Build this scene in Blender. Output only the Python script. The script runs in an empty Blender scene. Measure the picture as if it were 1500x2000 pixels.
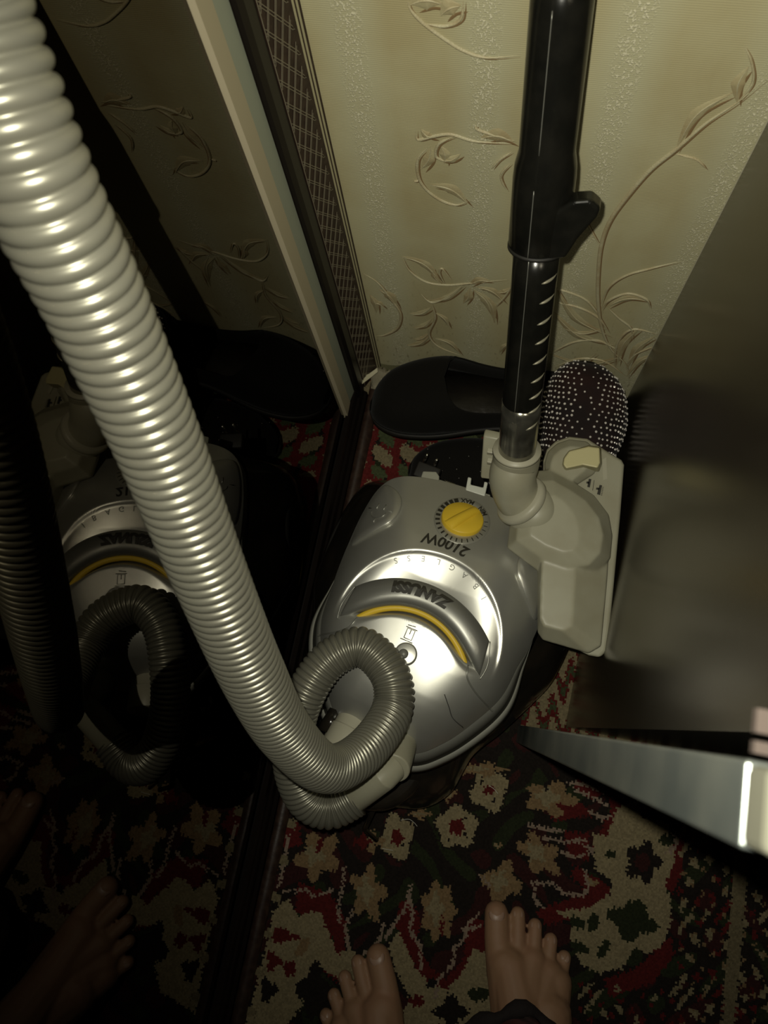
import bpy, bmesh, math, random
import numpy as np
from mathutils import Vector, Matrix, noise
random.seed(7); rng = np.random.default_rng(7)
PI = math.pi
SC = bpy.context.scene
COL = SC.collection

# ------------------------------------------------------------------ camera
FPX = 1500.0
_N = np.array([150, 415, 1500.0]); _N /= np.linalg.norm(_N)
_X = np.array([.976, .164, 0]); _X[2] = -(_X[0]*_N[0]+_X[1]*_N[1])/_N[2]; _X /= np.linalg.norm(_X)
_F = np.cross(_X, _N)
CAM = Vector((0, 0, 1.0))
cd = bpy.data.cameras.new('camera'); cam = bpy.data.objects.new('camera', cd); COL.objects.link(cam)
cd.sensor_fit = 'HORIZONTAL'; cd.sensor_width = 36; cd.lens = 36; cd.clip_start = .02
r_ = (_X[0], _F[0], -_N[0]); d_ = (_X[1], _F[1], -_N[1]); f_ = (_X[2], _F[2], -_N[2])
cam.matrix_world = Matrix(((r_[0], -d_[0], -f_[0], CAM[0]), (r_[1], -d_[1], -f_[1], CAM[1]),
                           (r_[2], -d_[2], -f_[2], CAM[2]), (0, 0, 0, 1)))
cd.dof.use_dof = True; cd.dof.focus_distance = .74; cd.dof.aperture_fstop = 16
SC.camera = cam
# ------------------------------------------------------------------ world, flash, exposure
w = bpy.data.worlds.new('world'); SC.world = w; w.use_nodes = True
w.node_tree.nodes['Background'].inputs[0].default_value = (.9, 1, .75, 1)
w.node_tree.nodes['Background'].inputs[1].default_value = .006
ld = bpy.data.lights.new('phone_flash', 'SPOT'); lo = bpy.data.objects.new('phone_flash', ld); COL.objects.link(lo)
lo.location = (-.016, .016, 1.004)
ld.energy = 13.8; ld.color = (1, .965, .80); ld.shadow_soft_size = .004
ld.spot_size = math.radians(124); ld.spot_blend = 1.0
lo.rotation_euler = (Vector((0.05, .40, .22)) - lo.location).to_track_quat('-Z', 'Y').to_euler()
SC.view_settings.view_transform = 'Standard'; SC.view_settings.look = 'None'
SC.view_settings.gamma = 1; SC.view_settings.use_curve_mapping = False
SC.view_settings.exposure = 0.0

# ------------------------------------------------------------------ helpers
def ray(x, y):
    d = np.array([(x-750)/FPX, (y-1000)/FPX, 1.0])
    return Vector((d@_X, d@_F, -(d@_N)))
def at(x, y, z):
    r = ray(x, y); return CAM + r*((z-1.0)/r.z)
def aty(x, y, Y):
    r = ray(x, y); return CAM + r*(Y/r.y)
def dep(x, y, d): return CAM + ray(x, y)*d
def px_of(P):          # numpy (n,3) -> pixels
    V = P - np.array([0, 0, 1.0])
    A = np.array([_X, _F, -_N])
    c = V@A
    return 750+FPX*c[:, 0]/c[:, 2], 1000+FPX*c[:, 1]/c[:, 2]

def catmull(P, n=8, closed=False):
    P = [np.array(p, float) for p in P]; out = []; m = len(P)
    rngi = range(m) if closed else range(m-1)
    for i in rngi:
        if closed: a, b, c, d = P[i-1], P[i], P[(i+1) % m], P[(i+2) % m]
        else: a, b, c, d = P[max(i-1, 0)], P[i], P[i+1], P[min(i+2, m-1)]
        for k in range(n):
            t = k/n
            out.append(.5*((2*b)+(c-a)*t+(2*a-5*b+4*c-d)*t*t+(3*b-a-3*c+d)*t**3))
    if not closed: out.append(P[-1])
    return out

def mat(name, col=(.5, .5, .5), rough=.5, metal=0, spec=.5, coat=0, bump=None, var=None, trans=0, alpha=1, ior=1.45, sheen=0, emit=None):
    m = bpy.data.materials.new(name); m.use_nodes = True
    nt = m.node_tree; b = nt.nodes['Principled BSDF']
    b.inputs['Base Color'].default_value = (*col, 1); b.inputs['Roughness'].default_value = rough
    b.inputs['Metallic'].default_value = metal; b.inputs['Specular IOR Level'].default_value = spec
    b.inputs['Coat Weight'].default_value = coat; b.inputs['IOR'].default_value = ior
    b.inputs['Transmission Weight'].default_value = trans; b.inputs['Alpha'].default_value = alpha
    b.inputs['Sheen Weight'].default_value = sheen
    tc = nt.nodes.new('ShaderNodeTexCoord')
    if var:      # (scale, amount, second colour)
        n = nt.nodes.new('ShaderNodeTexNoise'); n.inputs['Scale'].default_value = var[0]; n.inputs['Detail'].default_value = 5
        r = nt.nodes.new('ShaderNodeMapRange'); r.inputs[1].default_value = .4; r.inputs[2].default_value = .68; r.inputs[4].default_value = var[1]
        mx = nt.nodes.new('ShaderNodeMix'); mx.data_type = 'RGBA'
        mx.inputs[6].default_value = (*col, 1); mx.inputs[7].default_value = (*var[2], 1)
        nt.links.new(tc.outputs['Object'], n.inputs['Vector']); nt.links.new(n.outputs['Fac'], r.inputs[0])
        nt.links.new(r.outputs[0], mx.inputs[0]); nt.links.new(mx.outputs[2], b.inputs['Base Color'])
    if bump:     # (scale, strength, distance)
        n = nt.nodes.new('ShaderNodeTexNoise'); n.inputs['Scale'].default_value = bump[0]; n.inputs['Detail'].default_value = 4
        bp = nt.nodes.new('ShaderNodeBump'); bp.inputs['Strength'].default_value = bump[1]; bp.inputs['Distance'].default_value = bump[2]
        nt.links.new(tc.outputs['Object'], n.inputs['Vector']); nt.links.new(n.outputs['Fac'], bp.inputs['Height'])
        nt.links.new(bp.outputs[0], b.inputs['Normal'])
    return m

def link(name, me, m=None, parent=None, smooth=True, kind=None, label=None):
    o = bpy.data.objects.new(name, me); COL.objects.link(o)
    if m is not None and not len(me.materials): me.materials.append(m)
    if smooth: me.polygons.foreach_set('use_smooth', [True]*len(me.polygons))
    if parent is not None: o.parent = parent
    if kind: o['kind'] = kind
    if label: o['label'] = label
    return o
def mesh(name, V, Fc, m=None, parent=None, smooth=True, **k):
    me = bpy.data.meshes.new(name); me.from_pydata([tuple(v) for v in V], [], [tuple(f) for f in Fc]); me.update()
    bm = bmesh.new(); bm.from_mesh(me); bmesh.ops.recalc_face_normals(bm, faces=bm.faces[:]); bm.to_mesh(me); bm.free()
    return link(name, me, m, parent, smooth, **k)
def tag(o, label, cat, group=None):
    o['label'] = label; o['category'] = cat
    if group: o['group'] = group
    return o
def empty(name, loc, label, cat, rz=0, group=None):
    o = bpy.data.objects.new(name, None); COL.objects.link(o); o.location = loc; o.rotation_euler = (0, 0, rz)
    o.empty_display_size = .02
    return tag(o, label, cat, group)
def bevel(o, wd, seg=3, ang=40):
    md = o.modifiers.new('bevel', 'BEVEL'); md.width = wd; md.segments = seg; md.limit_method = 'ANGLE'; md.angle_limit = math.radians(ang)
    md.harden_normals = False
    return o
def bake(o):           # apply the modifiers
    dg = bpy.context.evaluated_depsgraph_get(); dg.update()
    me = bpy.data.meshes.new_from_object(o.evaluated_get(dg)); o.modifiers.clear(); o.data = me
    me.polygons.foreach_set('use_smooth', [True]*len(me.polygons)); return o
class MB:
    def __init__(s): s.V = []; s.F = []
    def add(s, V, F):
        n = len(s.V); s.V += [tuple(v) for v in V]; s.F += [tuple(i+n for i in f) for f in F]; return s
    def box(s, x0, x1, y0, y1, z0, z1):
        V = [(x, y, z) for x in (x0, x1) for y in (y0, y1) for z in (z0, z1)]
        return s.add(V, [(0, 1, 3, 2), (4, 6, 7, 5), (0, 4, 5, 1), (2, 3, 7, 6), (0, 2, 6, 4), (1, 5, 7, 3)])
    def tube(s, P, r, seg=8, caps=True, ref=None, squash=1):
        P = [Vector(p) for p in P]; n = len(P); R = r if hasattr(r, '__len__') else [r]*n
        V = []; F = []
        T = (P[1]-P[0]).normalized(); U = Vector(ref) if ref else (Vector((0, 0, 1)) if abs(T.z) < .9 else Vector((1, 0, 0)))
        U = (U-T*U.dot(T)).normalized()
        for i in range(n):
            T = (P[min(i+1, n-1)]-P[max(i-1, 0)]).normalized()
            U = (U-T*U.dot(T)).normalized(); W = T.cross(U)
            for k in range(seg):
                a = 2*PI*k/seg; V.append(P[i]+(U*math.cos(a)*squash+W*math.sin(a))*R[i])
        for i in range(n-1):
            for k in range(seg):
                F.append((i*seg+k, i*seg+(k+1) % seg, (i+1)*seg+(k+1) % seg, (i+1)*seg+k))
        if caps: F.append(tuple(range(seg))[::-1]); F.append(tuple((n-1)*seg+k for k in range(seg)))
        return s.add(V, F)
    def ell(s, c, r, R=None, seg=14, rings=9):
        V = []; F = []; c = Vector(c)
        for i in range(rings+1):
            th = PI*i/rings
            for k in range(seg):
                a = 2*PI*k/seg; v = Vector((math.sin(th)*math.cos(a)*r[0], math.sin(th)*math.sin(a)*r[1], math.cos(th)*r[2]))
                if R: v = R@v
                V.append(c+v)
        for i in range(rings):
            for k in range(seg): F.append((i*seg+k, i*seg+(k+1) % seg, (i+1)*seg+(k+1) % seg, (i+1)*seg+k))
        return s.add(V, F)
    def cap(s, a, b, ra, rb, seg=14):     # tapered capsule
        s.ell(a, (ra,)*3, seg=seg); s.ell(b, (rb,)*3, seg=seg); return s.tube([a, b], [ra, rb], seg)
    def prism(s, poly, top):              # poly / top : lists of 3d points
        n = len(poly)
        return s.add(list(poly)+list(top), [tuple(range(n))[::-1], tuple(range(n, 2*n))]+[(i, (i+1) % n, n+(i+1) % n, n+i) for i in range(n)])
    def out(s, name, m, parent=None, smooth=True, **k): return mesh(name, s.V, s.F, m, parent, smooth, **k)
def remesh(o, vox, it=4, fac=.5):
    md = o.modifiers.new('r', 'REMESH'); md.mode = 'VOXEL'; md.voxel_size = vox; md.use_smooth_shade = True
    if it: sm = o.modifiers.new('s', 'SMOOTH'); sm.iterations = it; sm.factor = fac
    return bake(o)

# ------------------------------------------------------------------ materials
WALLY = .462
def wallpaper_mat():
    m = mat('wallpaper', (.42, .375, .215), .62, spec=.3); nt = m.node_tree; b = nt.nodes['Principled BSDF']; L = nt.links
    tc = nt.nodes.new('ShaderNodeTexCoord'); sx = nt.nodes.new('ShaderNodeSeparateXYZ'); L.new(tc.outputs['Object'], sx.inputs[0])
    def M(op, a, bb=None, cc=None):
        n = nt.nodes.new('ShaderNodeMath'); n.operation = op
        for i, v in enumerate((a, bb, cc)):
            if v is None: continue
            if isinstance(v, (int, float)): n.inputs[i].default_value = v
            else: L.new(v, n.inputs[i])
        return n.outputs[0]
    # vertical glitter bands every 10 cm, left flank crisp, right flank scattered
    fx = M('PINGPONG', M('ADD', sx.outputs['X'], .038+.024-.0), .05)   # 0 .. .05
    band = M('SMOOTH_MIN', 1, 1, 0)
    d = M('ABSOLUTE', M('SUBTRACT', M('MODULO', M('ADD', sx.outputs['X'], 1.062+.05), .10), .05+.0))
    bm_ = nt.nodes.new('ShaderNodeMapRange'); bm_.inputs[1].default_value = .013; bm_.inputs[2].default_value = .005; L.new(d, bm_.inputs[0])
    wide = nt.nodes.new('ShaderNodeMapRange'); wide.inputs[1].default_value = .030; wide.inputs[2].default_value = .012; L.new(d, wide.inputs[0])
    ng = nt.nodes.new('ShaderNodeTexNoise'); ng.inputs['Scale'].default_value = 650; ng.inputs['Detail'].default_value = 2
    mp = nt.nodes.new('ShaderNodeMapping'); mp.inputs['Scale'].default_value = (1, 1, .75); L.new(tc.outputs['Object'], mp.inputs[0]); L.new(mp.outputs[0], ng.inputs['Vector'])
    sp = nt.nodes.new('ShaderNodeMapRange'); sp.inputs[1].default_value = .54; sp.inputs[2].default_value = .62; L.new(ng.outputs['Fac'], sp.inputs[0])
    glit = M('MULTIPLY', sp.outputs[0], bm_.outputs[0])
    cl = nt.nodes.new('ShaderNodeTexNoise'); cl.inputs['Scale'].default_value = 14; cl.inputs['Detail'].default_value = 6; L.new(tc.outputs['Object'], cl.inputs['Vector'])
    cm = nt.nodes.new('ShaderNodeMapRange'); cm.inputs[1].default_value = .35; cm.inputs[2].default_value = .65; L.new(cl.outputs['Fac'], cm.inputs[0])
    m1 = nt.nodes.new('ShaderNodeMix'); m1.data_type = 'RGBA'; m1.inputs[6].default_value = (.40, .35, .195, 1); m1.inputs[7].default_value = (.45, .415, .25, 1); L.new(cm.outputs[0], m1.inputs[0])
    m2 = nt.nodes.new('ShaderNodeMix'); m2.data_type = 'RGBA'; L.new(m1.outputs[2], m2.inputs[6]); m2.inputs[7].default_value = (.47, .46, .31, 1)
    L.new(M('MULTIPLY', wide.outputs[0], .55), m2.inputs[0])
    m3 = nt.nodes.new('ShaderNodeMix'); m3.data_type = 'RGBA'; L.new(m2.outputs[2], m3.inputs[6]); m3.inputs[7].default_value = (.72, .68, .50, 1)
    L.new(M('MULTIPLY', glit, .75), m3.inputs[0])
    # dirty lower zone: fine dark flecks below 25 cm, olive glue band near the floor
    fl = nt.nodes.new('ShaderNodeTexNoise'); fl.inputs['Scale'].default_value = 260; fl.inputs['Detail'].default_value = 3
    mp2 = nt.nodes.new('ShaderNodeMapping'); mp2.inputs['Scale'].default_value = (1, 1, .35); L.new(tc.outputs['Object'], mp2.inputs[0]); L.new(mp2.outputs[0], fl.inputs['Vector'])
    fr = nt.nodes.new('ShaderNodeMapRange'); fr.inputs[1].default_value = .60; fr.inputs[2].default_value = .70; L.new(fl.outputs['Fac'], fr.inputs[0])
    lz = nt.nodes.new('ShaderNodeMapRange'); lz.inputs[1].default_value = .28; lz.inputs[2].default_value = .05; L.new(sx.outputs['Z'], lz.inputs[0])
    m4 = nt.nodes.new('ShaderNodeMix'); m4.data_type = 'RGBA'; L.new(m3.outputs[2], m4.inputs[6]); m4.inputs[7].default_value = (.20, .16, .09, 1)
    L.new(M('MULTIPLY', M('MULTIPLY', fr.outputs[0], lz.outputs[0]), .6), m4.inputs[0])
    gn = nt.nodes.new('ShaderNodeTexNoise'); gn.inputs['Scale'].default_value = 30; L.new(tc.outputs['Object'], gn.inputs['Vector'])
    edge = M('LESS_THAN', M('ADD', sx.outputs['Z'], M('MULTIPLY', M('SUBTRACT', gn.outputs['Fac'], .5), .03)), .016)
    m5 = nt.nodes.new('ShaderNodeMix'); m5.data_type = 'RGBA'; L.new(m4.outputs[2], m5.inputs[6]); m5.inputs[7].default_value = (.22, .21, .11, 1); L.new(edge, m5.inputs[0])
    L.new(m5.outputs[2], b.inputs['Base Color'])
    rr = nt.nodes.new('ShaderNodeMapRange'); rr.inputs[3].default_value = .62; rr.inputs[4].default_value = .28; L.new(glit, rr.inputs[0]); L.new(rr.outputs[0], b.inputs['Roughness'])
    # woven texture plus glitter grains
    wv = nt.nodes.new('ShaderNodeTexWave'); wv.bands_direction = 'Z'; wv.inputs['Scale'].default_value = 180; wv.inputs['Distortion'].default_value = 1.5; L.new(tc.outputs['Object'], wv.inputs['Vector'])
    hb = M('ADD', M('MULTIPLY', wv.outputs['Fac'], .12), M('MULTIPLY', glit, 1.0))
    bp = nt.nodes.new('ShaderNodeBump'); bp.inputs['Strength'].default_value = .5; bp.inputs['Distance'].default_value = .0012
    L.new(hb, bp.inputs['Height']); L.new(bp.outputs[0], b.inputs['Normal'])
    return m
MWALL = wallpaper_mat()
MSTEM = mat('embossed cream', (.46, .42, .27), .45, bump=(700, .5, .001), var=(60, .7, (.36, .28, .15)))
MLEAF = mat('embossed leaf', (.42, .375, .22), .5, bump=(500, .3, .001), var=(45, .8, (.33, .25, .13)))
MTAN = mat('tan painted shadow', (.20, .13, .06), .6)
MPLAIN = mat('dim plaster', (.25, .23, .17), .9, bump=(60, .3, .002))
MHOSE = mat('hose plastic', (.20, .195, .155), .35, metal=.5, spec=.5, var=(35, .35, (.16, .15, .12)))
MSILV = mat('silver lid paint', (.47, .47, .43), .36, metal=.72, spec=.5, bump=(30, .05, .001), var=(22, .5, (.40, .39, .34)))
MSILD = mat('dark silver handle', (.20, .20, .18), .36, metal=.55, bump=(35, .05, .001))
MRIM = mat('grey rim plastic', (.16, .16, .14), .45, metal=.2)
MRIML = mat('pale rim plastic', (.30, .30, .26), .4, metal=.3)
MBLK = mat('glossy black plastic', (.010, .009, .007), .16, spec=.55, var=(30, .7, (.022, .017, .012)), bump=(14, .15, .003))
MBLKM = mat('matt black', (.012, .011, .009), .6)
MYEL = mat('yellow plastic', (.62, .42, .03), .45, bump=(200, .1, .0005))
MINK = mat('printed black', (.02, .018, .012), .55)
MEMB = mat('embossed silver mark', (.27, .27, .24), .35, metal=.6)
MEMB2 = mat('embossed letter shade', (.13, .13, .115), .4, metal=.5)
MBEI = mat('beige nozzle plastic', (.30, .29, .215), .42, spec=.45, var=(26, .55, (.235, .215, .145)), bump=(18, .06, .002))
MBEI2 = mat('pale beige plastic', (.35, .335, .255), .4, spec=.4)
MPEDAL = mat('yellowed button plastic', (.46, .42, .23), .42)
MTUBE = mat('black tube plastic', (.006, .006, .005), .2, spec=.4, var=(60, .4, (.015, .014, .011)), bump=(90, .12, .0008))
MCHR = mat('scratched clear tube', (.30, .29, .24), .16, metal=.85, var=(40, .8, (.02, .02, .015)))
MSLOT = mat('pale slot', (.25, .235, .17), .4, metal=.3)
MMIR = mat('dark mirror glass', (.054, .045, .032), .015, metal=1)
MALU = mat('champagne strip', (.40, .35, .24), .5, metal=.1, bump=(8, .1, .002))
MALU2 = mat('bluish strip', (.25, .27, .21), .45, metal=.1, bump=(8, .1, .002))
MSTILE = mat('black stile', (.008, .006, .005), .3, spec=.22)
MWEN = mat('wenge worn trim', (.022, .012, .009), .38, var=(120, .6, (.05, .03, .02)), bump=(90, .4, .001))
MCREAM = mat('cream stripe', (.36, .33, .20), .5)
MWIRE = mat('lattice silver', (.30, .265, .19), .35, metal=.5)
MFR = mat('dark brushed side panel', (.080, .066, .044), .25, metal=.75, spec=.5, var=(5, .4, (.06, .05, .035)), bump=(3, .12, .006))
MFRE = mat('pale panel edge', (.42, .39, .28), .5)
MPAN = mat('blue grey panel', (.14, .16, .155), .35, metal=.6, var=(14, .9, (.30, .31, .27)))
MCAP = mat('cream end cap', (.14, .138, .105), .85, spec=.15)
MSHOE = mat('black velvet', (.0055, .005, .004), .9, spec=.15, sheen=.04, bump=(400, .3, .001))
MLEA = mat('black inner leather', (.016, .014, .011), .35, bump=(50, .5, .003))
MSHOE2 = mat('dark plum velvet', (.012, .008, .008), .8, spec=.2, sheen=.04, bump=(400, .3, .001), var=(20, .6, (.03, .012, .01)))
MGEM = mat('rhinestone', (.85, .80, .74), .18, metal=.3, spec=1)
MSKIN = mat('skin', (.28, .16, .09), .62, bump=(150, .15, .0008), var=(40, .35, (.33, .17, .11)))
MSKIN.node_tree.nodes['Principled BSDF'].inputs['Subsurface Weight'].default_value = .1
MSKIN.node_tree.nodes['Principled BSDF'].inputs['Subsurface Radius'].default_value = (.01, .004, .002)
MNAIL = mat('toenail', (.33, .21, .15), .4)
MTRO = mat('dark red trousers', (.055, .008, .008), .85, var=(70, 1, (.012, .008, .007)), bump=(120, .6, .002))
MTROB = mat('black hem', (.012, .008, .008), .9, bump=(200, .7, .002))
MPAPER = mat('white paper', (.6, .58, .5), .6)
MTAPE = mat('clear tape', (.55, .5, .36), .12, trans=.65, spec=.6, bump=(80, .6, .003))
MPURP = mat('purple film', (.16, .09, .19), .25, bump=(60, .8, .004), var=(60, .7, (.07, .02, .05)))
MSTEEL = mat('pin metal', (.7, .68, .6), .25, metal=1)
MGREYC = mat('translucent grey clip', (.32, .32, .26), .3, trans=.2)
MWHC = mat('white clip plastic', (.50, .51, .45), .4)

# ------------------------------------------------------------------ room shell
def plane(name, V, m, kind='structure', **k): return mesh(name, V, [(0, 1, 2, 3)], m, None, False, kind=kind, **k)
MB().box(-1.2, 1.6, -2.2, WALLY+.1, -.1, -.004).out('floor', mat('dark floor boards', (.03, .028, .018), .6, var=(9, .8, (.018, .02, .012))), None, False, kind='structure')
wall = MB().box(-.9, 1.6, WALLY, WALLY+.1, -.004, 2.5).out('wall_back', MWALL, None, False, kind='structure')
MB().box(-.95, -.9, -2.2, WALLY+.1, -.004, 2.5).out('wall_left', MPLAIN, None, False, kind='structure')
MB().box(1.6, 1.7, -2.2, WALLY+.1, -.004, 2.5).out('wall_right', MPLAIN, None, False, kind='structure')
MB().box(-.95, 1.7, -2.3, -2.2, -.004, 2.5).out('wall_front', MPLAIN, None, False, kind='structure')
MB().box(-.95, 1.7, -2.3, WALLY+.1, 2.5, 2.6).out('ceiling', MPLAIN, None, False, kind='structure')
# thin skirting at the foot of the papered wall
b = MB(); b.box(-.17, .145, WALLY-.004, WALLY, -.002, .010)
b.out('baseboard_back', mat('olive skirting strip', (.20, .185, .10), .55, var=(60, .6, (.10, .08, .05))), None, False, kind='structure')

# embossed scrolls of the wallpaper: raised relief on the wall plane
def wallpts(pp, n=7): return [aty(p[0], p[1], WALLY) for p in catmull(pp, n)]
def ribbon(mb, pts, wmax, h, taper=.25, lift=0.0):
    n = len(pts); V = []; F = []; K = 5
    for i, p in enumerate(pts):
        t = (pts[min(i+1, n-1)]-pts[max(i-1, 0)]); t.y = 0; t.normalize(); nn = Vector((t.z, 0, -t.x))
        s = i/(n-1); ww = wmax*max(.12, min(1, s/taper, (1-s)/taper))*.5
        for k in range(K):
            a = PI*k/(K-1); V.append(Vector((p.x, WALLY-lift-h*math.sin(a)*(ww/(wmax*.5))-.0001, p.z))+nn*(-math.cos(a)*ww))
    for i in range(n-1):
        for k in range(K-1): F.append((i*K+k, i*K+k+1, (i+1)*K+k+1, (i+1)*K+k))
    mb.add(V, F)
STEMS = [([(1228, 742), (1222, 712), (1192, 680), (1175, 640), (1168, 590), (1168, 540), (1174, 480), (1192, 430), (1228, 380), (1272, 330), (1322, 290), (1380, 240), (1440, 200), (1500, 150)], 5.0),
 ([(1172, 600), (1188, 562), (1222, 538), (1270, 524), (1330, 510)], 3.2), ([(1174, 606), (1190, 586), (1226, 573), (1262, 584), (1270, 602)], 4.2),
 ([(1190, 650), (1168, 620), (1130, 600), (1085, 590)], 4), ([(1185, 640), (1150, 590), (1110, 570), (1075, 562)], 3.4),
 ([(1215, 690), (1170, 665), (1120, 668), (1076, 690)], 4), ([(1200, 720), (1206, 670), (1235, 643), (1282, 652)], 4.2),
 ([(1185, 598), (1210, 622), (1232, 640), (1236, 664)], 3), ([(1222, 715), (1240, 692), (1278, 676)], 3.5),
 ([(1222, 735), (1180, 705), (1130, 700), (1084, 716)], 3.2),
 ([(1320, 300), (1360, 310), (1380, 330)], 2.2), ([(1440, 200), (1470, 160), (1468, 120), (1455, 90)], 2.4),
 ([(796, 0), (802, 18), (826, 44), (866, 74), (905, 98), (950, 112), (1012, 108)], 3.5), ([(830, 46), (870, 50), (900, 36), (905, 0)], 3),
 ([(1005, 275), (960, 262), (932, 252), (930, 244)], 3.5), ([(1002, 280), (930, 276), (880, 262), (845, 266), (816, 272), (812, 254)], 4),
 ([(888, 266), (858, 280), (852, 305), (880, 318)], 3.5), ([(836, 288), (816, 312), (820, 352), (850, 384), (890, 400), (918, 390)], 4),
 ([(808, 354), (818, 352)], 3), ([(1000, 296), (975, 312), (960, 330)], 2.5), ([(998, 318), (978, 342), (990, 372)], 2.5),
 ([(785, 502), (800, 528), (832, 550), (872, 556), (915, 553), (990, 546)], 3.6), ([(905, 556), (872, 580), (843, 590), (822, 574)], 3.4),
 ([(842, 592), (850, 620), (838, 652), (856, 676), (900, 694)], 3.6), ([(868, 555), (858, 532), (864, 524), (880, 545)], 2.4),
 ([(710, 534), (738, 552), (762, 582), (782, 612), (776, 640), (752, 654), (735, 656)], 4.5), ([(965, 600), (985, 580), (998, 560)], 3),
 ([(1172, 480), (1150, 440), (1140, 420)], 2)]
sb = MB(); tb = MB()
for pp, wpx in STEMS:
    P = wallpts(pp, 8); ribbon(sb, P, wpx*.00078, .0016)
    off = [p+Vector((.0019, 0, -.0014)) for p in P]; ribbon(tb, off, wpx*.00050, .0003)  # relief shadow painted as a brown ribbon below and right of each stem
sb.out('embossed_stem', MSTEM, wall, kind='stuff', label='raised cream scrolling stems on the wallpaper')
LEAVES = [((1320, 292), (1432, 180), 10), ((1190, 655), (1085, 560), 13), ((1200, 672), (1076, 604), 15), ((1215, 696), (1072, 690), 15), ((1205, 712), (1250, 640), 13),
 ((1182, 600), (1266, 586), 12), ((1225, 720), (1282, 655), 12), ((1224, 735), (1288, 690), 11), ((1180, 640), (1100, 640), 9), ((1165, 690), (1085, 718), 10),
 ((785, 500), (862, 552), 13), ((860, 552), (845, 522), 8), ((905, 556), (832, 588), 10), ((842, 600), (800, 612), 11), ((844, 622), (806, 640), 10), ((840, 655), (794, 674), 11),
 ((850, 610), (878, 640), 9), ((850, 660), (900, 692), 11), ((838, 650), (808, 662), 8), ((916, 556), (958, 548), 12), ((918, 562), (905, 592), 12), ((925, 566), (962, 618), 14), ((930, 560), (985, 590), 12), ((940, 570), (966, 630), 11),
 ((850, 268), (822, 252), 10), ((842, 285), (822, 330), 12), ((862, 285), (868, 318), 11), ((940, 268), (1002, 276), 16), ((900, 300), (860, 312), 9), ((840, 360), (915, 398), 14),
 ((800, 8), (862, 6), 18), ((860, 30), (900, 10), 14), ((740, 565), (775, 600), 16), ((728, 590), (750, 600), 12), ((722, 575), (735, 610), 12), ((1000, 560), (970, 570), 9), ((975, 690), (1000, 668), 8), ((1440, 200), (1462, 130), 10)]
lb = MB(); lv = MB()
for a, c, wpx in LEAVES:
    mid = ((a[0]+c[0])/2+(c[1]-a[1])*.13, (a[1]+c[1])/2-(c[0]-a[0])*.13)
    P = wallpts([a, mid, c], 7); ribbon(lb, P, wpx*.00100, .0013, taper=.5)
    ribbon(lv, P, wpx*.00010+.0006, .0011, taper=.5, lift=.0008)
    e = [p+Vector((.00036*wpx, 0, -.00034*wpx)) for p in P]; ribbon(tb, e, .0024, .0002)  # painted shadow edge along the lower right of each leaf
lb.out('embossed_leaf', MLEAF, wall, kind='stuff', label='raised pointed leaves on the wallpaper')
lv.out('embossed_vein', MSTEM, wall, kind='stuff')
tb.out('painted_shadow_edge', MTAN, wall, kind='stuff', label='thin brown shadow edges painted beside the embossed leaves')

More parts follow.
